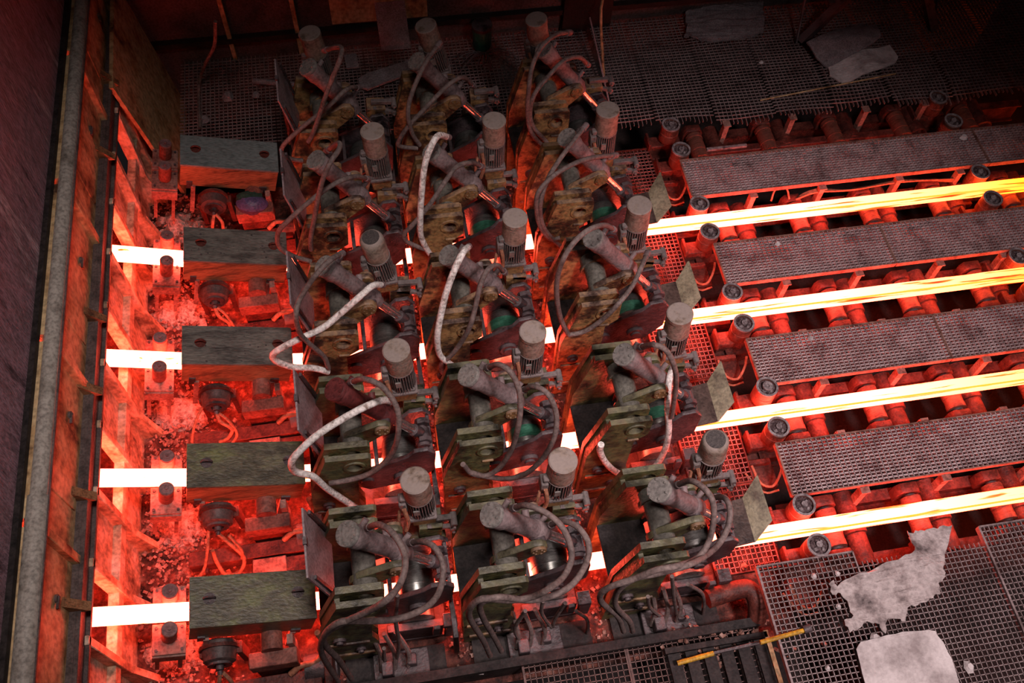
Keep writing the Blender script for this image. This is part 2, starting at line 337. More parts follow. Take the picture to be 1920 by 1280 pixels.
# plate leaning in the back left corner
o = MB().hull8([(-3.78, 4.25, 1.35), (-3.74, 4.25, 1.35), (-3.74, 2.78, 1.2), (-3.78, 2.78, 1.2)], [(-3.52, 4.3, -.62), (-3.48, 4.3, -.62), (-3.48, 2.85, -.62), (-3.52, 2.85, -.62)]).obj('steel_plate', 'panel')
tag(o, 'large dark rusty steel plate leaning against wall in back left corner', 'plate')
# back wall
bw = struct(MB().box((1.5, 4.72, 1.5), (12, .5, 5.3)).obj('wall_back', 'backwall'))
MB().box((1.5, 4.43, .25), (12, .09, .07)).obj('rail', 'pit', bw)
MB().box((-.95, 4.44, .95), (1.15, .05, 1.2)).obj('panel', 'panel', bw)
MB().box((1.62, 4.42, 1.2), (.62, .14, 2.8)).obj('column', 'pit', bw)
for x in (-2.75, -1.95): MB().box((x, 4.42, .9), (.05, .05, 1.9)).obj('conduit', 'panel', bw)

# ------------------------------------------------------------------ gratings
def grating(name, x0, x1, y0, y1, z, label, m='grate', px=.046, py=.0335, frame=True, ragged=0., sag=0., group='grating panels', loc=None, frm=None):
    """frame and a joined grid of bearing bars and cross bars"""
    r = empty(name, ((x0 + x1) / 2, (y0 + y1) / 2, z)); tag(r, label, 'grating', group)
    cx, cy = (x0 + x1) / 2, (y0 + y1) / 2; b = MB(); hx, hy = (x1 - x0) / 2, (y1 - y0) / 2
    ny = int((y1 - y0) / py); nx = int((x1 - x0) / px)
    def dz(x, y):
        if not sag: return 0
        t = max(0, 1 - (y + hy) / .35); return -sag * t * t * (.5 + .5 * math.sin((x + cx) * 4.5)) + .012 * noise.noise(((x + cx) * 1.3, (y + cy) * 2, 0))
    def bar(ax, ay, bx, by, tw, h):
        seg = 6 if sag else 1
        for k in range(seg):
            xa, ya = ax + (bx - ax) * k / seg, ay + (by - ay) * k / seg; xb, yb = ax + (bx - ax) * (k + 1) / seg, ay + (by - ay) * (k + 1) / seg
            za, zb = dz(xa, ya), dz(xb, yb)
            if abs(bx - ax) > abs(by - ay): q = lambda x, y, zz: [(x, y - tw / 2, zz), (x, y + tw / 2, zz), (x, y + tw / 2, zz - h), (x, y - tw / 2, zz - h)]
            else: q = lambda x, y, zz: [(x - tw / 2, y, zz), (x + tw / 2, y, zz), (x + tw / 2, y, zz - h), (x - tw / 2, y, zz - h)]
            b.hull8(q(xa, ya, za), q(xb, yb, zb))
    for j in range(1, ny): y = -hy + j * (y1 - y0) / ny; bar(-hx, y, hx, y, .0150 if m == 'grate' else .008, .014)
    for i in range(1, nx):
        x = -hx + i * (x1 - x0) / nx; e = random.uniform(0, ragged) if ragged else 0
        bar(x, -hy - e, x, hy, .0075, .028)
    o = b.obj('bars', m, r, flat=True); o['kind'] = 'stuff'
    if frame:
        f = MB(); f.box((0, -hy, -.022), (x1 - x0, .014, .06)); f.box((0, hy, -.022), (x1 - x0, .014, .06)); f.box((-hx, 0, -.022), (.02, y1 - y0, .06)); f.box((hx, 0, -.022), (.014, y1 - y0, .06))
        f.obj('frame', frm or ('redpale' if m == 'grate' else m), r)
    return r
SY = [1.775, .565, -.655, -1.83]
WHERE = ['behind the farthest glowing billet', 'between the two farther glowing billets', 'between the two middle glowing billets', 'between the two nearer glowing billets']
SN = ['first', 'second', 'third']
cuts = [(2.24, 5.86, 8.2), (2.30, 4.22, 6.1, 8.2), (2.30, 4.35, 6.4, 8.2), (2.24, 5.2, 8.0)]
for k in range(4):
    for i in range(len(cuts[k]) - 1):
        x0, x1 = cuts[k][i], cuts[k][i + 1]
        if x0 > 6.9: continue
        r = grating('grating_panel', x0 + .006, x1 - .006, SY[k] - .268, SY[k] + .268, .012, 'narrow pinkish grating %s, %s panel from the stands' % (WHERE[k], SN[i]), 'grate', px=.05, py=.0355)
tx = [1.66, 2.12, 2.85, 3.6, 4.35, 5.1, 5.9, 6.7, 7.6]
NTH = ['first', 'second', 'third', 'fourth', 'fifth', 'sixth', 'seventh', 'eighth']
for i in range(len(tx) - 1):
    y0 = [2.70, 2.66, 2.58, 2.60, 2.66, 2.58, 2.6, 2.6][i]
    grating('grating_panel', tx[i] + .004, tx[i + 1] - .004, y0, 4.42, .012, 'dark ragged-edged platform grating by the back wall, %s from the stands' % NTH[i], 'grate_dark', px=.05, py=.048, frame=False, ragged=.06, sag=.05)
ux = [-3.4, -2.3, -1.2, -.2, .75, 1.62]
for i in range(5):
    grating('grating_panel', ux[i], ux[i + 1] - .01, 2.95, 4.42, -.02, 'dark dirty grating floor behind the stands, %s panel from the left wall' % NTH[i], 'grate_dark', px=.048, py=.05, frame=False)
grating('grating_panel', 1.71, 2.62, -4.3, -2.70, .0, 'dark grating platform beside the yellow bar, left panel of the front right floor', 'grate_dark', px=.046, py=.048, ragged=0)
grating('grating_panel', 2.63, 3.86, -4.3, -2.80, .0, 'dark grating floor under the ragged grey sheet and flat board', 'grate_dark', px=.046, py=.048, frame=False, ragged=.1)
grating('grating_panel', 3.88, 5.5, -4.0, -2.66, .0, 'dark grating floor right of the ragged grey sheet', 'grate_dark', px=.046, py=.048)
bx = [-2.6, -1.35, -.5, .45, 1.66]
for i in (0, 2, 3):
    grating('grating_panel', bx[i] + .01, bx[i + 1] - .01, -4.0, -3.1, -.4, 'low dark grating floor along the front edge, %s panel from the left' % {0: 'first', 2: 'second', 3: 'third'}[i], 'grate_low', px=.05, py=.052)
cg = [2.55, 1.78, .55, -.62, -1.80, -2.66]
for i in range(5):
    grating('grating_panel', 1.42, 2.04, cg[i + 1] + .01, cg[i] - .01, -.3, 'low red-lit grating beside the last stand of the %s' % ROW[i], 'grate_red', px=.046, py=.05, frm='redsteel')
MB().box((-.4, -3.1, -.5), (4.2, .08, .34)).obj('trim_2', 'deck')['kind'] = 'structure'

# ================================================================== BILLETS
def strand_z(x):   # top surface of the strand: straight on the table, curving up into the chamber
    x1 = -1.0
    if x >= x1: return 0.0
    R = 6.6; s = min(x1 - x, 2.2)
    a = math.asin(s / R); z = R - R * math.cos(a)
    return z + max(0, x1 - x - 2.2) * math.tan(a)
WB = .127; HB = .13
BL = ['', 'farthest', 'second farthest', 'third farthest', 'nearest']
for k in range(1, 5):
    xs = [-4.7, -3.9, -3.2] + [-3.0 + .2 * i for i in range(11)] + [0, 1.5, 3, 5, 9.5]
    b = MB(); c = .014; n = 8
    prof = [(-WB / 2 + c, 0), (WB / 2 - c, 0), (WB / 2, -c), (WB / 2, -HB + c), (WB / 2 - c, -HB), (-WB / 2 + c, -HB), (-WB / 2, -HB + c), (-WB / 2, -c)]
    for x in xs:
        sl = (strand_z(x + .01) - strand_z(x - .01)) / .02; nx, nz = -sl, 1; l = math.hypot(nx, nz)
        for y, h in prof: b.v.append((x + h * nx / l, YK[k] + y, strand_z(x) + h * nz / l))
    for i in range(len(xs) - 1):
        for j in range(n): b.f.append((i * n + j, i * n + (j + 1) % n, (i + 1) * n + (j + 1) % n, (i + 1) * n + j))
    b.f.append(tuple(range(n))); b.f.append(tuple((len(xs) - 1) * n + j for j in range(n)))
    o = b.obj('steel_billet', 'billet', flat=True)
    o.data.materials.append(M['seam'])
    for f in o.data.polygons:
        if f.index % n == 7 and f.index < n * (len(xs) - 1) and f.center.x > 1: f.material_index = 1
    tag(o, 'white-hot square steel billet, %s of the four' % BL[k], 'billet', 'glowing billets')

# ================================================================== STRAIGHTENER STAND (prototype at local origin)
XC = {1: -1.19, 2: 0.0, 3: 1.295}; TILT = {1: .08, 2: 0, 3: 0}
def make_stand():
    r = empty('straightener_stand')
    P = [(-.82, 1.05), (-.47, 1.045), (-.447, 1.02), (-.447, .76), (-.56, .655), (-.56, .1), (-.50, -.1), (-.50, -.62), (-.97, -.62), (-.97, .42)]
    hole = circle(-.585, .90, .066)
    for s in (-1, 1):
        b = MB(); b.prism(P, s * .40, s * .35, [hole]); b.prism(P, s * .29, s * .235, [hole])
        W = [(-.97, -.62), (-.97, .42), (-.82, 1.05)]
        b.prism([(-.955, -.6), (-.955, .42), (-.83, .94), (-.79, .94), (-.92, .41), (-.92, -.6)], s * .36, s * .28); b.prism([(-.62, -.6), (-.62, .62), (-.58, .62), (-.58, -.6)], s * .36, s * .28)
        f = b.obj('side_frame', 'stand', r)
        MB().ring((-.585, s * .40, .90), (0, s, 0), .066, .092, .014).obj('pivot_ring', 'stand', f)
        q = MB(); q.cyl((-.83, s * .40, .13), (-.83, s * .425, .13), .055); q.cyl((-.83, s * .42, .13), (-.83, s * .445, .13), .03); q.obj('boss', 'dark', f)
        q = MB(); q.cyl((-.66, s * .40, -.25), (-.66, s * .42, -.25), .045); q.cyl((-.66, s * .42, -.25), (-.66, s * .44, -.25), .025, 6); q.obj('boss', 'dark', f)
        q = MB(); q.box((-.76, s * .41, -.02), (.36, .02, .05)); q.box((-.73, s * .41, -.38), (.38, .02, .05)); q.box((-.58, s * .408, .70), (.1, .02, .02)); q.objs('weld_strip', 'stand', f, .004)
    MB().box((-.76, 0, .185), (.42, .48, .03)).obj('deck_plate', 'deck', r, .004)
    q = MB(); q.cyl((-.585, -.238, .90), (-.585, .238, .90), .096, 24); q.obj('cross_tube', 'tube', r)
    q = MB(); q.ring((-.585, .12, .90), (0, 1, 0), .09, .118, .10); q.obj('collar', 'tube', r)
    A = [(-.71, .82), (-.70, .90), (-.63, 1.0), (-.37, 1.155), (-.30, 1.15), (-.26, 1.09), (-.27, 1.02), (-.44, .84), (-.57, .775)]
    for s in (-1, 1):
        t = MB().prism(A, s * .115, s * .17).obj('trunnion_arm', 'stand', r, .006)
        q = MB(); q.cyl((-.335, s * .165, 1.08), (-.335, s * .195, 1.08), .064, 20)
        for i in range(6): a = i * PI / 3; q.cyl((-.335 + .043 * math.cos(a), s * .19, 1.08 + .043 * math.sin(a)), (-.335 + .043 * math.cos(a), s * .203, 1.08 + .043 * math.sin(a)), .009, 6)
        q.obj('pin_cap', 'adaptor', t)
    # hydraulic cylinder
    C = Vector((-.69, 0, 1.54)); D = Vector((.589, 0, -.808)).normalized()
    h = MB().lathe(C, D, [(.0, .072), (.03, .092), (.13, .094), (.18, .080), (.60, .078)], 24).obj('hydraulic_cylinder', 'cylinder', r)
    q = MB().lathe(C - D * .012, D, [(0, .096), (.006, .100), (.034, .100), (.036, .09)], 24)
    U = D.orthogonal().normalized(); V = D.cross(U)
    for i in range(6):
        a = i * PI / 3 + .3; c0 = C + (U * math.cos(a) + V * math.sin(a)) * .077; q.cyl(c0 - D * .022, c0 - D * .01, .011, 6)
    q.obj('end_cap', 'cap', h)
    MB().lathe(C + D * .58, D, [(0, .080), (.02, .09), (.12, .09), (.15, .070), (.19, .062)], 24).obj('gland', 'cylinder', h)
    q = MB(); q.cyl(C + D * .50 + Vector((0, .06, .03)), C + D * .50 + Vector((0, .125, .06)), .03, 10); q.cyl(C + D * .10 + Vector((.05, .06, .03)), C + D * .10 + Vector((.09, .1, .07)), .024, 10); q.cyl(C + D * .64 + Vector((.05, .06, .03)), C + D * .64 + Vector((.1, .1, .07)), .024, 10); q.objs('port_block', 'cylinder', h)
    q = MB(); q.cyl((-.31, .05, 1.03), (-.31, .115, 1.03), .055); q.cyl((-.31, -.115, 1.03), (-.31, -.05, 1.03), .055); q.objs('trunnion', 'dark', h)
    MB().cyl(C + D * .72, C + D * 1.12, .041, 20).obj('rod', 'chrome', h)
    q = MB().lathe(C + D * 1.08, D, [(0, .04), (.01, .056), (.13, .056), (.17, .04)], 16); e = C + D * 1.24; q.cyl(e + Vector((0, -.05, 0)), e + Vector((0, .05, 0)), .07); q.obj('rod_clevis', 'dark', h)
    # roll lever
    LP = [(-.60, .06), (-.56, .28), (-.12, .545), (-.06, .64), (.06, .66), (.135, .56), (.135, .22), (-.02, .02), (-.45, -.08)]
    for s in (-1, 1):
        a = MB().prism(LP, s * .175, s * .215).obj('lever_arm', 'dark', r, .005)
        q = MB(); q.cyl((-.15, s * .215, .165), (-.15, s * .25, .165), .085); q.cyl((-.15, s * .25, .165), (-.15, s * .27, .165), .05); q.cyl((-.47, s * .215, .15), (-.47, s * .245, .15), .06); q.objs('bearing_cap', 'dark', a)
    q = MB(); q.box((.10, 0, .36), (.035, .36, .40)); q.box((-.38, 0, .30), (.035, .36, .16)); q.objs('lever_cross_plate', 'dark', r, .005)
    q = MB()
    for s in (-1, 1): q.prism([(-.03, .53), (.0, .64), (.06, .66), (.11, .62), (.11, .48)], s * .065, s * .105)
    q.cyl((.04, -.13, .56), (.04, .13, .56), .036); q.cyl((.04, -.135, .56), (.04, -.105, .56), .058); q.cyl((.04, .105, .56), (.04, .135, .56), .058); q.objs('rod_lug', 'dark', r)
    q = MB().lathe((-.15, -.165, .165), (0, 1, 0), [(0, .12), (.01, .15), (.05, .165), (.28, .165), (.32, .15), (.33, .12)], 28); q = q.obj('pressure_roll', 'roll', r)
    MB().lathe((-.15, -.06, .165), (0, 1, 0), [(0, .162), (.004, .170), (.116, .170), (.12, .162)], 28).obj('added_roll_band', 'roll', q)  # raised band added to carry the green reflection colour
    # pedestal with the lower roll
    q = MB(); q.box((-.17, -.27, -.44), (.5, .07, .36)); q.box((-.17, .27, -.44), (.5, .07, .36)); q.box((-.2, 0, -.60), (.66, .62, .06)); q.objs('pedestal', 'dark', r, .006)
    q = MB().lathe((-.15, -.235, -.30), (0, 1, 0), [(0, .12), (.02, .165), (.45, .165), (.47, .12)], 24); q.obj('support_roll', 'roll', r)
    q = MB(); q.box((.14, -.33, -.30), (.10, .05, .34)); q.box((.12, -.31, -.08), (.12, .12, .06)); q.box((.0, -.36, -.16), (.06, .04, .2)); q.objs('bearing_bracket', 'dark', r, .005)
    # gear drive below the motor (far side)
    q = MB(); q.lathe((-.02, .26, .30), (0, 1, 0), [(0, .13), (.03, .17), (.17, .17), (.20, .13)], 24); q.box((.0, .37, .50), (.2, .18, .30)); q.obj('gear_case', 'stand', r, .006)
    MB().cyl((-.15, .2, .165), (-.02, .30, .25), .06).obj('drive_shaft', 'dark', r)
    q = MB(); q.box((.07, .34, .70), (.25, .05, .045)); q.box((.08, .30, .61), (.24, .04, .04), (0, .25, 0)); q.cyl((.19, .26, .70), (.19, .38, .70), .03); q.cyl((.19, .26, .59), (.19, .38, .59), .03)
    for z in (.70, .59): q.cyl((.19, .25, z), (.19, .235, z), .016, 6)
    q.objs('torque_arm', 'motor_fin', r, .004)
    return r
def make_motor(grille):
    # axis up; base of the flange at z=0.50 below the cap
    m = MB().lathe((0, 0, -.50), (0, 0, 1), [(-.13, .085), (.0, .088), (.22, .088), (.24, .08)], 24)
    for i in range(30):
        a = 2 * PI * i / 30; m.box((.098 * math.cos(a), .098 * math.sin(a), -.435), (.034, .008, .27), (0, 0, a))
    m = m.obj('drive_motor', 'motor_fin')
    if grille:
        c = MB().lathe((0, 0, -.285), (0, 0, 1), [(0, .112), (.20, .112), (.25, .108), (.275, .095), (.285, .075), (.286, .02)], 28).obj('fan_cowl', 'motor', m)
        MB().cyl((0, 0, -.004), (0, 0, .004), .078, 28).obj('grille', 'grille', c)
    else:
        c = MB().lathe((0, 0, -.285), (0, 0, 1), [(0, .114), (.02, .116), (.235, .110), (.24, .116), (.28, .116), (.288, .106), (.289, .02)], 28).obj('fan_cowl', 'motor', m)
    MB().lathe((0, 0, -.297), (0, 0, 1), [(0, .10), (.005, .118), (.018, .118), (.02, .1)], 24).obj('cowl_ring', 'motor_fin', m)
    f = MB(); f.box((0, 0, -.625), (.235, .21, .04)); f.box((0, 0, -.59), (.2, .18, .03)); f.obj('mounting_flange', 'motor_fin', m, .01)
    MB().box((0, 0, -.71), (.20, .17, .14)).obj('adaptor', 'adaptor', m, .012)
    t = MB(); t.box((-.135, -.02, -.38), (.06, .11, .17)); t.box((-.125, -.03, -.26), (.05, .06, .05)); t.obj('terminal_box', 'motor_fin', m, .008)
    t = MB(); t.tube([(-.13, -.085, -.36), (-.12, -.12, -.44), (-.12, -.13, -.56), (-.15, -.15, -.66)], .018, 8); t.tube([(-.17, -.06, -.44), (-.19, -.1, -.52), (-.2, -.10, -.62)], .014, 8); t.objs('cable', 'hose_hot', m)
    MB().box((-.035, -.114, -.41), (.05, .012, .08)).obj('nameplate', 'cap', m)
    return m

MOT = {1: [(-1.72, .62), (-1.21, .40), (-1.34, .34), (-1.24, .36), (-1.22, .39)], 2: [(-.53, .58), (-.03, .38), (-.03, .38), (-.085, .37), (-.06, .38)], 3: [(.63, .53), (1.10, .37), (1.13, .365), (1.20, .365), (1.18, .37)]}
LEAN = {(2, 1): -.12, (1, 1): -.04, (3, 1): -.04, (4, 1): -.04, (2, 3): -.05, (3, 3): -.07, (4, 3): -.10, (1, 3): -.04, (0, 1): -.12, (0, 2): -.22, (0, 3): -.16}
H = {}
def hs(k, c, mA, A, mB, B, endA=-.455, endB=-.455): H[(k, c)] = ((mA, A, endA), (mB, B, endB))
g, wh = 'hose', 'hose_white'
hs(0, 1, g, [(610,94),(638,88),(638,110),(615,167),(589,245),(578,266)], g, [(672,164),(651,167),(615,200),(565,240),(531,273),(531,290),(550,299),(568,301)])
hs(1, 1, g, [(614,282),(635,268),(635,281),(618,307),(602,347),(590,407),(583,445),(583,468)], g, [(689,335),(665,331),(632,342),(590,370),(539,415),(521,438),(525,464),(550,480),(583,490)])
hs(2, 1, g, [(640,476),(621,486),(590,518),(562,561),(555,593),(562,624),(581,645),(607,668),(616,690)], wh, [(716,534),(698,536),(672,558),(632,593),(604,615),(555,638),(520,657),(511,668),(520,678),(550,688),(588,690),(616,697)])
hs(3, 1, g, [(660,716),(681,710),(713,722),(737,750),(747,778),(746,816),(737,846),(718,870),(690,889),(652,900),(617,906)], wh, [(735,753),(718,750),(681,764),(634,790),(594,816),(561,846),(547,865),(549,879),(559,886),(587,893),(615,917),(669,953)])
hs(4, 1, g, [(691,989),(709,983),(733,996),(755,1028),(760,1059),(750,1094),(725,1124),(689,1146),(635,1171),(607,1193),(602,1220),(613,1244),(635,1277)], g, [(771,1017),(793,1015),(815,1026),(830,1056),(829,1089),(818,1119),(791,1143),(744,1160),(689,1164),(640,1165),(610,1187),(610,1209),(635,1236),(659,1272)], -.7, -.7)
hs(0, 2, g, [(823,83),(797,120),(773,173),(765,213),(773,250),(787,272)], g, [(887,160),(867,145),(840,160),(800,200),(763,240),(747,267),(753,275),(783,278)])
hs(1, 2, wh, [(840,257),(822,254),(808,275),(796,312),(790,369),(788,411),(789,441),(799,465),(813,484),(834,500)], g, [(902,312),(885,305),(857,312),(834,341),(806,383),(775,420),(759,437),(761,451),(782,462),(796,467)])
hs(2, 2, wh, [(878,463),(869,472),(853,504),(836,551),(825,598),(820,631),(822,657),(829,671),(841,680),(860,693)], g, [(946,510),(932,497),(916,504),(902,530),(892,572),(883,607),(867,638),(846,666),(829,680),(829,697),(846,715)])
hs(3, 2, g, [(915,689),(934,683),(957,697),(972,727),(976,762),(971,802),(959,842),(938,875),(912,891),(884,887),(868,870)], g, [(980,732),(999,724),(1023,734),(1039,760),(1044,791),(1037,826),(1016,861),(987,887),(955,897),(917,894),(880,885)], -.45, -.45)
hs(4, 2, g, [(964,952),(986,947),(1020,959),(1051,984),(1068,1018),(1071,1049),(1057,1080),(1031,1102),(997,1119),(952,1125),(905,1122),(882,1139),(882,1161),(905,1198),(919,1229)], g, [(1031,984),(1054,977),(1082,987),(1101,1012),(1104,1040),(1093,1068),(1071,1097),(1037,1116),(992,1125),(938,1119),(902,1130),(905,1156),(927,1195),(940,1220)], -.7, -.7)
hs(0, 3, g, [(1067,61),(1043,65),(1017,86),(999,121),(992,161),(989,208),(994,243),(1010,266),(1034,285)], g, [(1102,121),(1085,107),(1057,114),(1029,142),(1003,175),(994,208),(999,236),(1020,261),(1041,285)])
hs(1, 3, g, [(1097,237),(1078,261),(1050,298),(1027,336),(1015,373),(1013,402),(1020,427),(1036,448),(1060,469)], g, [(1153,291),(1121,294),(1085,303),(1048,322),(1025,341),(1008,364),(1006,394),(1013,425),(1032,448),(1050,446)])
hs(2, 3, g, [(1150,430),(1133,422),(1107,429),(1082,448),(1060,478),(1046,516),(1044,556),(1051,596),(1065,626)], g, [(1213,476),(1203,500),(1185,537),(1157,572),(1128,600),(1096,621),(1065,628)])
hs(3, 3, g, [(1202,650),(1226,646),(1249,657),(1263,683),(1268,714),(1263,756),(1259,782)], wh, [(1259,695),(1254,718),(1252,761),(1254,803),(1249,836),(1235,866),(1214,885),(1184,893),(1156,885),(1135,866),(1125,845),(1127,833)], -.25, -.45)
hs(4, 3, g, [(1270,909),(1293,901),(1315,911),(1335,936),(1338,973),(1329,1015),(1307,1046),(1273,1060),(1231,1068),(1188,1085),(1146,1099),(1127,1113),(1129,1130),(1158,1155),(1169,1183)], g, [(1338,933),(1357,932),(1368,950),(1366,984),(1349,1018),(1321,1043),(1287,1060),(1236,1074),(1188,1085),(1158,1108),(1155,1136),(1180,1164),(1186,1183)], -.7, -.7)

proto = make_stand(); mot = make_motor(False); motg = make_motor(True)
COLN = {1: 'left column', 2: 'middle column', 3: 'right column'}
roots = {(k, c): (proto if (k, c) == (0, 1) else copy_tree(proto)) for k in range(5) for c in (1, 2, 3)}
for k in range(5):
    for c in (1, 2, 3):
        r = roots[(k, c)]
        r.location = (XC[c], YK[k], 0); r.rotation_euler = (0, TILT[c], 0)
        fin = 'olive' if k >= 3 else 'ochre'
        tag(r, '%s straightener stand with tilted cylinder, %s, %s' % (fin, ROW[k], COLN[c]), 'machine', 'straightener stands')
        bpy.context.view_layer.update()
        inv = Matrix.LocRotScale(r.location, r.rotation_euler, None).inverted()
        for ch in r.children:
            n = ch.name.split('.')[0]
            if k >= 3 and n in ('side_frame', 'trunnion_arm', 'gear_case'):
                setmat(ch, 'stand_olive')
                for g2 in ch.children:
                    if g2.name.startswith('pivot'): setmat(g2, 'stand_olive')
            if n == 'pressure_roll' and 1 <= k <= 3 and c > 1: setmat(ch.children[0], 'roll_reflection'); ch.children[0]['label'] = 'added band coloured as a green reflection'
            if n == 'hydraulic_cylinder' and (k, c) == (3, 1):
                setmat(ch, 'cylinder_red')
                for g2 in ch.children:
                    if g2.name.split('.')[0] in ('end_cap', 'gland', 'port_block'): setmat(g2, 'cylinder_red')
                ch['label'] = 'dark red hydraulic cylinder'
        if c == 2:
            MB().box((-1.045, -.08, .06), (.045, .86, .05)).obj('divider_bar', 'dark', r, .005); MB().box((-1.045, -.46, -.28), (.05, .05, .64)).obj('divider_post', 'dark', r, .005)
        # motor
        m = copy_tree(motg if (k, c) in ((2, 1), (4, 3)) else mot, r)
        x, dy = MOT[c][k]
        m.location = inv @ Vector((x, YK[k] + dy, 1.47)); m.rotation_euler = (0, LEAN.get((k, c), 0) - TILT[c], 0)
        if (k, c) in ((2, 1), (4, 3)): m['label'] = 'motor with rounded fan cowl and dotted grille'
        # hoses
        for mt, pts, end in H[(k, c)]:
            n = len(pts); W = []
            for i, q in enumerate(pts):
                t = i / (n - 1); W.append(inv @ atY(q[0], q[1], YK[k] + (.02 - .17 * t / .14 if t < .14 else -.15 + (end + .15) * min(1, (t - .14) / .36))))
            ho = MB().tube(W, .0235 if mt == 'hose' else .030, 10, 5).obj('hydraulic_hose', mt, r)
            if mt == wh: ho['label'] = 'white wrapped hose'
            f = MB(); d = (W[1] - W[0]).normalized(); f.cyl(W[0] - d * .03, W[0] + d * .05, .031, 10); f.obj('hose_fitting', 'cylinder', ho)
for mm in (mot, motg):
    for ch in list(mm.children):
        for g2 in list(ch.children): bpy.data.objects.remove(g2)
        bpy.data.objects.remove(ch)
    bpy.data.objects.remove(mm)

# shields before the first stands and after the last ones
for k in range(5):
    y = YK[k]; r = MB().hull8([(-2.09, y - .22, 1.40), (-2.09, y + .30, 1.46), (-2.075, y + .30, 1.46), (-2.075, y - .22, 1.40)], [(-1.97, y - .24, .78), (-1.97, y + .33, .74), (-1.955, y + .33, .74), (-1.955, y - .24, .78)]).obj('entry_shield', 'guard')
    tag(r, 'mauve steel heat shield plate before the left column stand, %s' % ROW[k], 'shield', 'entry heat shields')
    q = MB(); q.hull8([(-2.05, y - .20, 1.28), (-2.05, y - .17, 1.28), (-2.03, y - .17, 1.28), (-2.03, y - .20, 1.28)], [(-1.95, y - .21, .78), (-1.95, y - .18, .78), (-1.93, y - .18, .78), (-1.93, y - .21, .78)])
    q.hull8([(-2.05, y + .27, 1.40), (-2.05, y + .30, 1.40), (-2.03, y + .30, 1.40), (-2.03, y + .27, 1.40)], [(-1.95, y + .28, .80), (-1.95, y + .31, .80), (-1.93, y + .31, .80), (-1.93, y + .28, .80)]); q.objs('edge_bar', 'dark', r)
    MB().box((-2.08, y + .05, .65), (.03, .06, 1.6)).obj('post', 'dark', r)
for k in range(1, 5):
    y = YK[k]; r = MB().hull8([(1.36, y - .16, .19), (1.36, y + .24, .21), (1.69, y + .28, .21), (1.69, y - .13, .19)], [(1.36, y - .16, .205), (1.36, y + .24, .225), (1.69, y + .28, .225), (1.69, y - .13, .205)]).obj('exit_shield', 'guard_brown')
    tag(r, 'bent steel shield over the billet leaving the last stand, %s' % ROW[k], 'shield', 'exit heat shields')
    MB().hull8([(1.69, y - .13, .19), (1.69, y + .28, .21), (1.83, y + .42, .36), (1.87, y + .02, .26)], [(1.70, y - .13, .19), (1.70, y + .28, .21), (1.845, y + .42, .36), (1.885, y + .02, .26)]).obj('upturned_flap', 'guard_olive', r)
    MB().box((1.50, y + .26, -.05), (.2, .03, .5)).obj('bracket', 'dark', r)

# ================================================================== STRAND COVERS
CV = [(-3.226, .620, .009), (-3.193, .591, -.009), (-3.198, .610, .009), (-3.155, .589, -.01), (-3.131, .585, -.013)]
AC = .2701
for k in range(5):
    X, Z, dy = CV[k]; R = Matrix.Rotation(AC, 4, 'Y'); r = empty('strand_cover', (X, YK[k] + dy, Z), (0, AC, 0))
    tag(r, ['pale blue-grey box cover with two lifting eyes over the idle strand, back row', 'dark grey steel box cover with wet glints, second row from the back', 'dark grey steel box cover over the billet, middle row', 'dark mossy steel box cover over the billet, second row from the front', 'large mossy green-grey box cover nearest the camera, front row'][k], 'cover', 'strand covers')
    m = ['cover_pale', 'cover', 'cover', 'cover_moss', 'cover_moss'][k]
    MB().box((.5025, 0, -.012), (1.005, .42, .024)).obj('lid', m, r, .003)
    h = .30
    s = MB().box((.5025, -.20, -.024 - h / 2), (.995, .02, h)).obj('side_skirt', 'cover_side' if k < 4 else 'cover_moss', r, .003)
    if k == 4: s['label'] = 'mossy skirt'
    MB().box((.5025, .20, -.024 - h / 2), (.995, .02, h)).obj('side_skirt', 'cover_side', r, .003)
    MB().prism([(-.19, -.025), (.19, -.025), (.19, -.32), (.10, -.32), (.10, -.10), (-.10, -.10), (-.10, -.32), (-.19, -.32)], .005, .02, axis='x').obj('end_plate', 'cover_side', r)
    for x in ((.155, .86) if k in (0, 4) else (.165, .87)):
        e = MB().tube([(x - .045, .02, -.005), (x - .04, .02, .03), (x, .02, .05), (x + .04, .02, .03), (x + .045, .02, -.005)], .009, 8); e.cyl((x, .02, -.003), (x, .02, .003), .05); e.obj('lifting_eye', 'redsteel' if k < 3 else 'dark', r)
    if k in (1, 2):
        q = MB()
        for i in range(34 if k == 1 else 18): x, y, e0 = random.uniform(.05, .97), random.uniform(-.18, .18), random.uniform(.005, .013); q.lathe((x, y, -.001), (0, 0, 1), [(0, e0), (e0 * .3, e0 * .8), (e0 * .45, e0 * .2)], 8)
        q.obj('water_drops', 'water', r)['kind'] = 'stuff'
    q = MB(); q.box((.10, -.215, -.30), (.06, .02, .10)); q.box((.86, -.215, -.30), (.08, .02, .08)); q.objs('hinge_tab', 'dark', r)
    for x in (.14, .84):
        g2 = MB(); g2.box((x, -.21, -.52), (.045, .045, .42)); g2.box((x, .19, -.52), (.045, .045, .42)); g2.objs('leg', 'redpale', r)

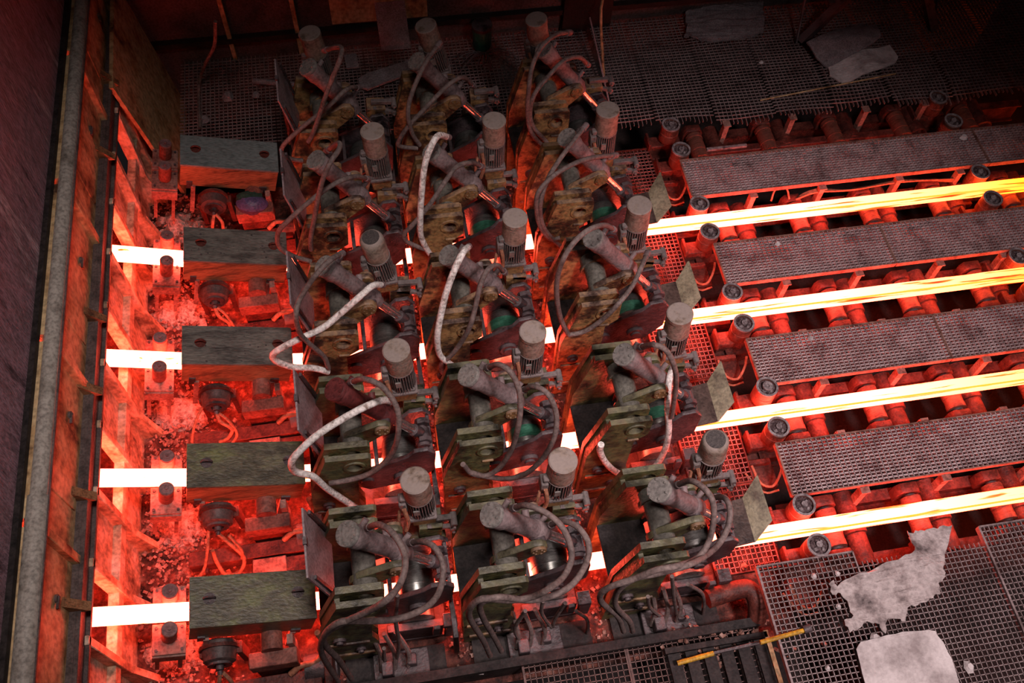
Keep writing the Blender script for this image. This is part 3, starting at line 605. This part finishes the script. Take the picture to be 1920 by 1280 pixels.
# ================================================================== GUIDE ROLLER POSTS (left)
def make_post():
    r = empty('guide_roller_post')
    p = MB().lathe((0, 0, .0), (0, 0, 1), [(0, .058), (.01, .064), (.17, .064), (.205, .066), (.21, .062)], 20).obj('roller', 'post', r)
    q = MB(); q.cyl((0, 0, .205), (0, 0, .216), .060); q.ring((0, 0, .214), (0, 0, 1), .018, .032, .008); q.cyl((0, 0, .214), (0, 0, .232), .014, 6); q.obj('roller_head', 'post_head', p)
    b = MB().box((0, -.02, -.012), (.26, .25, .024)).obj('base_plate', 'redpale', r, .003)
    q = MB()
    for x in (-.1, .1):
        for y in (-.11, .07): q.cyl((x, y, 0), (x, y, .018), .013, 6)
    q.objs('bolt', 'dark', b)
    MB().box((0, -.15, -.09), (.26, .02, .13)).obj('apron_plate', 'redpale', r, .003)
    for x in (-.09, .09):
        for y in (-.12, .08): MB().box((x, y, -.26), (.035, .035, .48)).obj('leg', 'redpale', r)
    return r
pp = make_post(); first = True
for k in range(5):
    for s in (1, -1):
        r = pp if first else copy_tree(pp); first = False
        X = [-3.40, -3.365, -3.415, -3.335, -3.295][k]
        r.location = (X - .06, YK[k] + s * .155 + [.045, .01, .01, -.02, -.03][k], .53 - .205); r.rotation_euler = (0, .27, 0)
        tag(r, 'short guide roller post %s the %s by the wall, %s' % ('behind' if s > 0 else 'before', 'idle strand' if k == 0 else 'billet', ROW[k]), 'guide roller', 'guide roller posts by the wall')

# ================================================================== DRIVE DRUMS, BEAMS AND HOSES BETWEEN THE COVERS
for k in range(5):
    y = YK[k]; r = empty('roller_drive', (-3.0, y - .30, .12)); tag(r, 'dark drum-shaped roller drive with hoses below the cover, %s' % ROW[k], 'drive', 'roller drives under the covers')
    MB().lathe((0, .06, 0), (0, -1, 0), [(0, .13), (.01, .142), (.10, .142), (.12, .132), (.16, .132), (.175, .11)], 26).obj('drum', 'drum', r)
    q = MB(); q.ring((0, -.115, 0), (0, -1, 0), .05, .10, .02); q.cyl((0, -.11, 0), (0, -.17, 0), .032); q.cyl((0, -.17, 0), (0, -.20, -.01), .022); q.obj('hub', 'dark', r)
    q = MB(); q.ring((0, .02, 0), (0, -1, 0), .145, .165, .03); q.obj('rim', 'redsteel', r)
    q = MB(); q.box((-.14, .0, -.17), (.05, .1, .34)); q.box((.16, .0, -.17), (.05, .1, .34)); q.objs('bearing_bracket', 'redsteel', r, .004)
    hz = [[(0, -.19, -.01), (-.02, -.26, -.05), (-.05, -.28, -.16), (-.06, -.34, -.30), (-.05, -.4, -.42)], [(.02, -.19, -.01), (.07, -.25, -.08), (.06, -.29, -.22), (.12, -.33, -.32), (.22, -.36, -.38)]]
    if k == 3: hz = [[(.0, -.19, 0), (.08, -.26, -.12), (.16, -.34, -.3), (.10, -.42, -.42), (-.02, -.44, -.4), (-.07, -.36, -.25), (-.07, -.30, -.1)], [(-.1, -.1, -.08), (-.14, -.26, -.2), (-.22, -.38, -.38), (-.34, -.44, -.45)], [(.08, -.2, -.05), (.16, -.3, -.2), (.14, -.34, -.3)]]
    if k in (1, 2): hz = [[(0, -.19, -.01), (.02, -.25, -.08), (.10, -.28, -.2), (.04, -.32, -.3), (-.05, -.33, -.34)], [(.02, -.19, -.01), (.09, -.24, -.1), (.13, -.3, -.28), (.06, -.36, -.36)]]
    if k == 2: hz.append([(-.12, -.05, -.04), (-.22, -.16, -.14), (-.3, -.28, -.3), (-.33, -.4, -.46)])
    for pts in hz: MB().tube(pts, .018 if len(pts) > 4 else .014, 8).obj('hose', 'hose_hot', r)
    # cross channel in front of it
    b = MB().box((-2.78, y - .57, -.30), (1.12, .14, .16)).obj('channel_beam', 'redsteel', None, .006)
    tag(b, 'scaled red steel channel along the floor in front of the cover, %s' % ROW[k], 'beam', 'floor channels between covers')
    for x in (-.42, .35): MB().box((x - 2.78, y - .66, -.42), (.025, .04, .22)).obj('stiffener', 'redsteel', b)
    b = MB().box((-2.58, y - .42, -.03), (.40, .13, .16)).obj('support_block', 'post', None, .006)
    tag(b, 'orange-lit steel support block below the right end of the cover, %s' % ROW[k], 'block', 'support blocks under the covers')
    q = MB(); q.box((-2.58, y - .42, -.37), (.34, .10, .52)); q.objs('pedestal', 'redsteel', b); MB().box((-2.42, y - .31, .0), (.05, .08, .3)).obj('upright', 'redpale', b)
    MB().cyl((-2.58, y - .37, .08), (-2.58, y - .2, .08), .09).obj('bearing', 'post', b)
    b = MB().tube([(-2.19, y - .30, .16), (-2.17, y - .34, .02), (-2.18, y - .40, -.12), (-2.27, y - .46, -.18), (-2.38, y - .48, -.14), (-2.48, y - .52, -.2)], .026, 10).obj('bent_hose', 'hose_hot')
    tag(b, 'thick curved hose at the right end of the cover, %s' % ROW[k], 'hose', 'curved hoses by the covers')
    b = MB().cyl((-2.36, y - .48, -.28), (-2.08, y - .48, -.28), .12).obj('dark_opening_fill', 'dark')  # cylinder added as a dark fill for the black opening
    tag(b, 'dark cylinder added as the black opening right of cover, %s' % ROW[k], 'pipe', 'dark opening fills')
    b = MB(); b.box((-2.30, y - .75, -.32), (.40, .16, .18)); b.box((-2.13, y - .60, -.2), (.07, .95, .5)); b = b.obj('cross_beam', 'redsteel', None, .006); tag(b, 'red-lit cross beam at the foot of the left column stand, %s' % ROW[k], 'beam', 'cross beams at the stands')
    MB().box((-2.62, y - .74, -.36), (.30, .16, .3)).obj('block', 'redpale', b, .006)
b = MB().lathe((-2.62, 2.02, -.02), (.2, 0, 1), [(0, .07), (.04, .13), (.12, .15), (.18, .10), (.2, .03)], 16).obj('plastic_bag', 'blue')
tag(b, 'dull violet-blue bag below the pale cover of the back row', 'bag'); b.scale = (1.15, .8, 1); b.location = (.39, .40, 0)
MB().lathe((-2.62, 2.10, .06), (.1, .3, 1), [(0, .05), (.03, .13), (.08, .12), (.12, .05)], 14).obj('cloth', 'bluegreen', b)

# scale flakes and rubble along the wall foot
fl = MB()
for i in range(2600):
    x = random.triangular(-3.9, -2.9, -3.6); y = random.uniform(-3.0, 2.8)
    zf = -.64 + .16 * max(0, 1 - abs(x + 3.75) / .5) + random.uniform(0, .05); s = random.uniform(.012, .045)
    fl.box((x, y, zf), (s, s * random.uniform(.4, 1), s * random.uniform(.15, .5)), (random.uniform(-.7, .7), random.uniform(-.7, .7), random.uniform(0, 3)))
tag(fl.obj('scale_flakes', 'rubble', flat=True), 'loose heap of scale flakes on the floor at the wall foot', 'rubble', None, 'stuff')
for k in range(5):
    b = MB(); n = 26
    for j in range(n):
        for i in range(n):
            x, y = (i / (n - 1) - .5) * .72, (j / (n - 1) - .5) * .62; q = (x / .30) ** 2 + (y / .26) ** 2
            h = .26 * math.exp(-q * 1.3) * (1 + .5 * noise.noise((x * 7, y * 7, k))) + .05 * noise.noise((x * 19, y * 19, k + 5)) + .03 * noise.noise((x * 45, y * 45, k))
            b.v.append((x, y, h - .04))
    for j in range(n - 1):
        for i in range(n - 1): b.f.append((j * n + i, j * n + i + 1, (j + 1) * n + i + 1, (j + 1) * n + i))
    o = b.obj('scale_heap', 'rubble_glare'); o.location = (-3.62, YK[k] - .06, -.64); tag(o, 'scale heap lightened as billet glare under the strand opening, %s' % ROW[k], 'heap', 'scale heaps')
fl = MB()
for i in range(1500):
    gx = random.choice((-2.12, -.98, .3)) + random.uniform(-.13, .13); y = random.uniform(-3.05, 2.5); s = random.uniform(.012, .04)
    fl.box((gx, y, -.63), (s, s * random.uniform(.4, 1), s * .4), (random.uniform(-.6, .6), random.uniform(-.6, .6), random.uniform(0, 3)))
tag(fl.obj('scale_crumbs', 'rubble', flat=True), 'loose scale crumbs on the floor in gaps between the stands', 'rubble', None, 'stuff')

# ================================================================== RUNOUT TABLE (right)
def make_roller():
    r = empty('table_roller')
    MB().lathe((0, -.185, 0), (0, 1, 0), [(0, .075), (.005, .098), (.06, .098), (.062, .094), (.12, .094), (.122, .097), (.25, .097), (.252, .094), (.31, .094), (.312, .098), (.365, .098), (.37, .075)], 24).obj('barrel', 'rollerside', r)
    for s in (-1, 1):
        MB().lathe((0, s * .185, 0), (0, s, 0), [(0, .06), (.02, .06), (.022, .035), (.12, .035)], 14).obj('journal', 'dark', r)
        b = MB().prism([(-.12, -.14), (.12, -.14), (.12, .015), (.085, .075), (-.085, .075), (-.12, .015)], s * .215, s * .315); b.obj('bearing_block', 'redsteel', r, .005)
    return r
RX = [2.60, 3.47, 4.32, 5.18, 6.05]
tr = make_roller(); first = True
for k in range(5):
    for i, x in enumerate(RX):
        r = tr if first else copy_tree(tr); first = False
        r.location = (x, YK[k], -.232); tag(r, 'table roller under the %s, %s from the stands' % ('idle strand path at the back' if k == 0 else '%s billet' % BL[k], NTH[i]), 'roller', 'runout table rollers')
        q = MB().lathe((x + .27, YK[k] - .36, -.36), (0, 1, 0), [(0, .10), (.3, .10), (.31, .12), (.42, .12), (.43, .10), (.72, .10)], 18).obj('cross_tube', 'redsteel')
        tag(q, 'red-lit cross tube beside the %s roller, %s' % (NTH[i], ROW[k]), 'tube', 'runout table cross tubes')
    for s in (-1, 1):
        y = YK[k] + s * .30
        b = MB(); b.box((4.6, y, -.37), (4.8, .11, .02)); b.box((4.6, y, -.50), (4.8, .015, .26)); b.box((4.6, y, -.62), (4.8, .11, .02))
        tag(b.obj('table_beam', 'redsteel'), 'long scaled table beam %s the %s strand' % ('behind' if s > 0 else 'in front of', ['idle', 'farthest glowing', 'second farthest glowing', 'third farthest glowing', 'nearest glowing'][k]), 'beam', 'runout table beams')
# dummy steel bar lying in the idle strand
b = MB().box((3.9, 2.36, -.30), (2.6, .10, .10)).obj('steel_bar', 'redsteel', None, .008); tag(b, 'cold rusty steel bar lying low along the idle strand of the table', 'bar')
b = MB(); b.box((2.96, 2.37, -.235), (.5, .035, .03)); tag(b.obj('metal_lump', 'rolltop'), 'grey lump of scale on the cold bar of the idle strand', 'scale')
# grating supports
for k in range(5):
    yb = (SY[k] - .30) if k < 4 else 2.56
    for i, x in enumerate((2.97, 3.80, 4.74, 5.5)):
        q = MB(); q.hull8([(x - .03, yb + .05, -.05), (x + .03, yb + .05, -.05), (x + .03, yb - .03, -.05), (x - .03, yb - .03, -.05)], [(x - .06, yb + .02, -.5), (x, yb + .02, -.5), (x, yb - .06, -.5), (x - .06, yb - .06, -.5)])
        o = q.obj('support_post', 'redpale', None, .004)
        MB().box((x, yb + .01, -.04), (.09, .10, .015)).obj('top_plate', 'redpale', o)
        tag(o, 'square post under grating %s, %s from the stands' % ((WHERE + ['along the back wall'])[k], NTH[i]), 'post', 'grating support posts')
    ya = (SY[k] + .30) if k < 4 else None
    if ya:
        for i, x in enumerate((2.97, 3.85, 4.7)):
            q = MB(); q.box((x, ya + .02, -.10), (.08, .05, .05)); q.box((x - .03, ya + .03, -.2), (.03, .03, .2)); o = q.obj('clamp', 'redpale'); tag(o, 'small clamp behind grating %s, %s from the stands' % (WHERE[k], NTH[i]), 'clamp', 'grating clamps')
# upright guide rollers on the table
def make_guide():
    r = empty('upright_roller')
    p = MB().lathe((0, 0, -.24), (0, 0, 1), [(0, .100), (.02, .112), (.13, .112), (.135, .108), (.20, .110), (.235, .112), (.24, .106), (.240, .088), (.215, .086), (.2151, .01)], 28).obj('barrel', 'rollerside', r)
    q = MB(); q.ring((0, 0, -.004), (0, 0, 1), .088, .110, .016, 28); q.cyl((.008, .006, -.03), (.008, .006, .008), .03, 14); q.box((.02, .02, .0), (.06, .02, .014), (0, .2, .7)); q.box((-.04, -.035, -.01), (.04, .03, .02), (0, .3, .3)); q.box((.03, -.04, -.012), (.03, .022, .02), (.2, 0, 1.1)); q.obj('roller_head', 'rolltop', p)
    MB().cyl((0, 0, -.028), (0, 0, -.018), .087, 24).obj('grease_cup', 'grease', p)
    b = MB(); b.lathe((0, 0, -.42), (0, 0, 1), [(0, .11), (.1, .10), (.18, .085)], 20); b.box((-.12, 0, -.34), (.22, .16, .14)); b.obj('bearing_housing', 'redsteel', r, .006)
    b = MB(); b.box((-.24, .0, -.30), (.03, .20, .18)); b.box((-.1, -.02, -.5), (.3, .24, .16)); b.obj('bracket', 'redsteel', r, .006)
    return r
gp = make_guide(); first = True
GR = [(0, 1, 2.28, .0), (0, -1, 2.30, .0), (1, 1, 2.30, 0), (1, -1, 2.31, 0), (2, 1, 2.33, 0), (2, -1, 2.34, 0), (3, 1, 2.31, .1), (3, -1, 2.33, 0), (4, 1, 2.32, 0), (4, -1, 2.33, .0), (0, 1, 5.67, 0), (0, -1, 5.70, 0), (1, 1, 5.69, 0), (1, -1, 5.67, .0), (2, 1, 5.61, 0), (2, -1, 5.63, 0)]
for k, s, x, dz in GR:
    r = gp if first else copy_tree(gp); first = False
    r.location = (x, YK[k] + s * .197, .012 + dz)
    tag(r, 'upright guide roller %s the %s, %s' % ('behind' if s > 0 else 'in front of', 'idle strand path' if k == 0 else BL[k] + ' billet', 'near the stands' if x < 3 else 'far from the stands'), 'guide roller', 'upright guide rollers')
    if (k, s, x) == (3, 1, 2.31): MB().ring((0, 0, .0), (0, 0, 1), .018, .05, .03, 20).obj('hub_ring', 'rolltop', r)
for k in range(5):  # loose red cables beside the upright rollers
    y = YK[k]; q = MB(); q.tube([(2.05, y - .45, -.25), (2.10, y - .62, -.3), (2.2, y - .68, -.28), (2.28, y - .60, -.2), (2.32, y - .5, -.15)], .013, 8); q.tube([(1.98, y - .5, -.3), (2.12, y - .7, -.35), (2.26, y - .72, -.3)], .011, 8)
    tag(q.obj('cable', 'hose_hot'), 'loose red-lit cable between table end and stands, %s' % ROW[k], 'cable', 'cables at the table end')
    b = MB(); b.box((2.18, y - .52, -.42), (.24, .26, .1)); b.box((2.16, y - .40, -.36), (.22, .05, .12)); b = b.obj('bracket_block', 'redsteel', None, .006); tag(b, 'red-lit steel bracket block at the table end, %s' % ROW[k], 'block', 'bracket blocks at the table end')
q = MB()
for i in range(3): q.tube([(3.5, 1.43 + .018 * i, -.16 - .02 * i), (3.75, 1.47 + .02 * i, -.12), (4.2, 1.46 + .015 * i, -.14 - .02 * i), (4.8, 1.48 + .01 * i, -.12), (5.5, 1.46, -.16 - .02 * i)], .012, 8)
q.tube([(3.2, 1.44, -.15), (3.25, 1.52, -.05), (3.38, 1.52, -.05), (3.42, 1.44, -.15)], .011, 8)
tag(q.obj('cable', 'hose_hot'), 'bundle of red cables strung beside the farthest glowing billet', 'cable')

# ================================================================== DEBRIS AND SMALL THINGS
def sheet(name, pts, z, th, m, label, cat, bend=None, sub=3, jag=0):
    """thick board from photo-measured outline, laid on plane z, gently warped"""
    W = [atZ(px, py, z) for px, py in pts]
    if jag: W = [q for i in range(len(W)) for t in (0, .33, .66) for q in [W[i].lerp(W[(i + 1) % len(W)], t) + Vector((random.uniform(-jag, jag), random.uniform(-jag, jag), 0)) * (t > 0)]]
    cx = sum(p.x for p in W) / len(W); cy = sum(p.y for p in W) / len(W)
    bm = bmesh.new(); b = MB(); b.prism([(p.x - cx, p.y - cy) for p in W], 0, th, axis='z'); me = b.mesh(name, m, flat=True); bm.free()
    bm = bmesh.new(); bm.from_mesh(me); bmesh.ops.subdivide_edges(bm, edges=bm.edges, cuts=sub, use_grid_fill=True); bmesh.ops.triangulate(bm, faces=bm.faces)
    for v in bm.verts: v.co.z += (bend(v.co.x, v.co.y) if bend else 0) + .006 * noise.noise((v.co.x * 9, v.co.y * 9, 0))
    bm.to_mesh(me); bm.free(); o = bpy.data.objects.new(name, me); COL.objects.link(o); o.location = (cx, cy, z); tag(o, label, cat); return o
sheet('ragged_sheet', [(1553,1095),(1562,1088),(1569,1100),(1590,1085),(1645,1063),(1690,1045),(1710,1035),(1705,1020),(1700,996),(1712,1000),(1725,994),(1740,992),(1760,988),(1784,985),(1778,1015),(1770,1050),(1764,1070),(1766,1085),(1755,1095),(1756,1112),(1745,1122),(1735,1130),(1720,1135),(1700,1140),(1697,1166),(1680,1160),(1664,1160),(1660,1188),(1648,1170),(1625,1165),(1605,1182),(1588,1190),(1578,1165),(1598,1155),(1590,1135),(1575,1112),(1560,1115)], .03, .012, 'slab_dirty', 'ragged torn grey sheet lying on the front right grating', 'sheet', lambda x, y: .07 * max(0, math.sin(x * 5 + y * 4)) + .025 * abs(noise.noise((x * 6, y * 6, 3))), 4, .016)
sheet('flat_board', [(1604,1218),(1612,1204),(1650,1195),(1690,1185),(1740,1182),(1752,1184),(1755,1192),(1767,1205),(1782,1235),(1800,1290),(1790,1330),(1640,1340),(1622,1285)], .03, .014, 'slab', 'pale flat board with clean edges in the front right corner', 'board', lambda x, y: .020 * abs(math.sin(x * 7 + .4)), 4, .004)
sheet('bent_mat', [(1508,90),(1560,62),(1612,40),(1640,48),(1646,80),(1630,90),(1555,122),(1530,110)], .08, .02, 'slabdark', 'dark bent insulation mat under the stair foot on back platform', 'mat', lambda x, y: .08 * math.cos(y * 7), 4, .006)
sheet('grey_mat', [(1553,124),(1600,103),(1668,83),(1684,106),(1680,116),(1640,135),(1600,150),(1580,153),(1556,140)], .05, .02, 'slab', 'grey fibre mat in front of the bent dark mat on back platform', 'mat', lambda x, y: .03 * math.cos(x * 8), 4, .006)
sheet('rough_mat', [(1284,28),(1330,14),(1430,2),(1430,62),(1415,70),(1400,72),(1340,78),(1318,80),(1296,70),(1282,70),(1288,50)], .04, .04, 'slabdark', 'rough grey insulation piece lying at the back wall', 'mat', lambda x, y: .03 * noise.noise((x * 14, y * 14, 0)), 4, .02)
sheet('plank', [(672,150),(690,140),(778,112),(800,128),(690,170),(675,165)], .03, .03, 'slabdark', 'dusty pale board lying behind the left and middle stands', 'plank')
sheet('small_board', [(645,105),(668,102),(674,128),(650,130)], .03, .02, 'slabdark', 'small grey square board behind the left column stand', 'board')
b = MB().hull8([(-.98, 4.28, .03), (-.62, 4.28, .03), (-.62, 4.24, .03), (-.98, 4.24, .03)], [(-1.0, 4.44, .62), (-.64, 4.44, .62), (-.64, 4.41, .62), (-1.0, 4.41, .62)]).obj('leaning_board', 'slabdark'); tag(b, 'grey board leaning on back wall in front of brown panel', 'board')
pc = atZ(902, 75, .05); r = empty('bucket', (pc.x, 4.2, .0)); tag(r, 'green bucket with dark lid standing by the back wall', 'bucket')
MB().lathe((0, 0, 0), (0, 0, 1), [(0, .10), (.02, .115), (.30, .12), (.31, .11)], 22).obj('body', 'green', r); MB().lathe((0, 0, .30), (0, 0, 1), [(0, .128), (.04, .128), (.05, .11)], 22).obj('lid', 'dark', r)
q = MB()
for i in range(26):
    a = random.uniform(0, 2 * PI); l = random.uniform(.15, .5); c = Vector((pc.x, 4.02, .03)); q.tube([c, c + Vector((l * .5 * math.cos(a), -abs(l * .4 * math.sin(a)), .09)), c + Vector((l * math.cos(a), -abs(l * math.sin(a)) * .8, .02))], .006, 6)
tag(q.obj('wire_tangle', 'dark'), 'tangle of dark wire spread in front of the green bucket', 'wire', None, 'stuff')
# stair foot and rails on the back platform
def strut(name, a, b, wd, m, label, cat, group=None):
    o = MB().tube([a, b], wd, 4, 1).obj(name, m, None, .004); tag(o, label, cat, group); return o
f1 = atZ(1500, 80, .02); f2 = atZ(1750, 55, .02)
r = empty('stair_frame', f1); tag(r, 'dark steel stair foot frame standing on the back platform', 'stair')
def rel(v): return Vector(v) - f1
q = MB(); q.tube([rel(f1), rel(f1) + Vector((1.35, .55, 1.15))], .07, 4, 1); q.obj('stringer', 'dark', r)
q = MB(); q.tube([rel(f2), rel(f2) + Vector((-.55, .75, 1.2))], .075, 4, 1); q.obj('leg', 'dark', r)
q = MB(); q.tube([rel(f1) + Vector((-.05, 0, 0)), rel(f1) + Vector((.1, .55, .8))], .018, 6, 1); q.tube([rel(f2), rel(f2) + Vector((.1, .8, .9))], .015, 6, 1); q.objs('brace', 'dark', r)
for t in (.35, .65): MB().box(rel(f1) + Vector((1.35 * t, .55 * t + .25, 1.15 * t)), (.3, .5, .03)).obj('tread', 'dark', r)
a, b = atZ(1425, 188, .03), atZ(1680, 138, .03)
strut('thin_rod', a, b, .012, 'panel', 'long thin rusty rod lying on the back platform grating', 'rod')
a = atZ(1132, 142, .0); q = MB().tube([a, a + Vector((.02, .55, .55)), a + Vector((.22, .95, .62)), a + Vector((.28, 1.0, .35))], .018, 8, 3); tag(q.obj('handrail', 'panel'), 'bent thin handrail at the left end of the back platform', 'rail')
a = atZ(375, 240, .0); q = MB().tube([a, atZ(373, 160, .1), atZ(385, 120, .5), atZ(402, 85, .9), atZ(404, 40, 1.3)], .02, 8); tag(q.obj('standing_cable', 'hose'), 'dark cable rising from back left grating to the wall', 'cable')
a, b = atZ(475, 152, .03), atZ(640, 166, .03); q = MB().cyl(a, b, .035); tag(q.obj('grey_pipe', 'slabdark'), 'grey pipe lying on grating behind the left stands', 'pipe')
a, b = atZ(1100, 75, .12), atZ(1145, 180, .12); strut('slat_bar', a + Vector((0, 0, .35)), b - Vector((0, 0, .12)), .015, 'guard', 'thin grey bar leaning beside the back right stand', 'bar')
# yellow bar pieces, slotted panel, pipe elbow in the front right pit
a, b = atZ(1425, 1204, .05), atZ(1512, 1180, .05); o = MB().tube([a, b], .02, 8, 1).obj('yellow_bar', 'yellow'); tag(o, 'yellow bar end lying on the edge of the right grating', 'bar')
MB().cyl(b + Vector((-.03, 0, 0)), b + Vector((.04, .01, 0)), .035).obj('hook', 'dark', o)
a, b = atZ(1270, 1243, -.25), atZ(1338, 1224, -.22); o = MB().tube([a, b, ], .022, 8, 1).obj('yellow_bar', 'yellow'); tag(o, 'yellow bar lying on the low front grating', 'bar')
a, b = atZ(1338, 1224, -.22), atZ(1430, 1203, -.1); strut('dark_bar', a, b, .02, 'dark', 'dark bar linking the two yellow bar pieces', 'bar')
o = MB().tube([(1.25, -2.86, -.22), (1.55, -2.82, -.22), (1.66, -2.84, -.22), (1.70, -2.95, -.25), (1.70, -3.08, -.4)], .085, 14).obj('pipe_elbow', 'redsteel'); tag(o, 'thick red-lit pipe elbow beside the front right grating', 'pipe')
o = MB().lathe((1.40, -2.60, -.62), (0, 0, 1), [(0, .16), (.2, .16), (.24, .1)], 18).obj('pipe_flange', 'dark'); tag(o, 'dark flanged pipe stub left of the pipe elbow', 'pipe')
r = empty('slotted_panel', (1.25, -3.42, -.33)); tag(r, 'dark slotted steel panel at the bottom edge, right of centre', 'panel')
MB().box((0, .19, 0), (.95, .05, .06)).obj('top_rail', 'deck', r)
for i in range(6): MB().box((-.4 + i * .16, -.1, -.01), (.11, .52, .03)).obj('slat', 'deck', r)
MB().box((.47, -.05, 0), (.04, .55, .06)).obj('side_rail', 'panel', r)
def chunk(px, py, z, s, m, label, cat='fragment', group='loose fragments'):
    p = atZ(px, py, z); b = MB(); b.add([(random.uniform(.7, 1.1) * s * math.cos(a) * (1 - .5 * l), random.uniform(.7, 1.1) * s * math.sin(a) * (1 - .5 * l), l * s * .6) for l in (0, 1) for a in [i * PI / 3 for i in range(6)]], [(0, 1, 2, 3, 4, 5), (11, 10, 9, 8, 7, 6)] + [(i, (i + 1) % 6, 6 + (i + 1) % 6, 6 + i) for i in range(6)])
    o = b.obj('fragment', m, flat=True); o.location = p; tag(o, label, cat, group)
for (px, py, z, s, m, l) in [(1526, 1080, .02, .035, 'slab', 'white chip on grating below the nearest billet rollers'), (1570, 1075, .02, .03, 'slab', 'pale chip at the upper left corner of the ragged sheet'), (1458, 457, .02, .04, 'slab', 'pale chip on second narrow grating near its left end'), (1519, 633, .02, .035, 'slab', 'pale chip on third narrow grating near its left end'), (1806, 258, .02, .06, 'slab', 'oval pale stone on joint of the farthest narrow grating'), (1427, 117, .02, .035, 'slab', 'pale pebble on back platform below the rough mat'), (1816, 1250, .02, .06, 'slab', 'crumbled pale lump at the right of the flat board'), (1572, 1137, .02, .03, 'slab', 'small chip left of the ragged sheet'), (1552, 1252, .02, .03, 'slab', 'small chip left of the flat board'), (1396, 1062, -.28, .04, 'rubble', 'orange-lit flake on low grating at the nearest billet exit'), (900, 1256, -.42, .05, 'slab', 'white lump on floor edge between front left and middle stands'), (1640, 1195, .02, .05, 'slab', 'crumbly chip at the top edge of the flat board'), (480, 178, .0, .06, 'slabdark', 'reddish lump on grating behind the pale cover'), (428, 182, .0, .09, 'slabdark', 'grey crumpled rag on back left grating'), (385, 225, .0, .07, 'slabdark', 'grey pebble beside the standing cable')]:
    chunk(px, py, z, s, m, l)
fl = MB()
for i in range(120):
    p = atZ(random.gauss(1370, 55), random.gauss(1205, 22), -.37); s = random.uniform(.015, .05); fl.box(p, (s, s * .8, s * .5), (random.random(), random.random(), random.random() * 3))
tag(fl.obj('red_crumbs', 'rubble', flat=True), 'scatter of red scale crumbs on the low front grating', 'rubble', None, 'stuff')
# hoses and cable nests at the feet of the front stands
for c, pts in ((1, [(745,1115),(742,1165),(748,1210),(738,1248),(722,1240),(720,1215)]), (2, [(1018,1126),(1016,1150),(1035,1175),(1040,1160),(1060,1130)]), (2.5, [(985,1145),(965,1180),(985,1205),(1040,1215),(1090,1205),(1102,1165),(1080,1145)]), (3, [(1215,1118),(1220,1140),(1250,1160),(1290,1170),(1315,1155),(1318,1115),(1290,1095)]), (3.5, [(1260,1080),(1265,1130),(1275,1175),(1290,1190)])):
    o = MB().tube([atY(x, y, -2.9) for x, y in pts], .017, 8).obj('loose_hose', 'hose'); tag(o, {1: 'pale looped hose end at the foot of front left stand', 2: 'short kinked hose at the foot of front middle stand', 2.5: 'wide cable loop on the floor before front middle stand', 3: 'looped hose at the foot of front right stand', 3.5: 'dark hanging hose at the foot of front right stand'}[c], 'hose')
for x, lab in ((-1.55, 'left'), (-.33, 'middle'), (.93, 'right')):
    o = MB(); o.box((0, 0, .0), (.5, .3, .12)); o.box((-.12, -.02, .12), (.1, .12, .2)); o.box((.1, .04, .1), (.08, .1, .16)); o = o.obj('valve_block', 'dark', None, .008); o.location = (x, -2.95, -.58); tag(o, 'black valve block on the floor before the front %s stand' % lab, 'valve', 'valve blocks before the front stands')
    for i in range(3): MB().tube([(-.18 + i * .12, .0, .1), (-.16 + i * .12, .08, .3), (-.2 + i * .1, .2, .55)], .022, 8).obj('hose', 'hose', o)
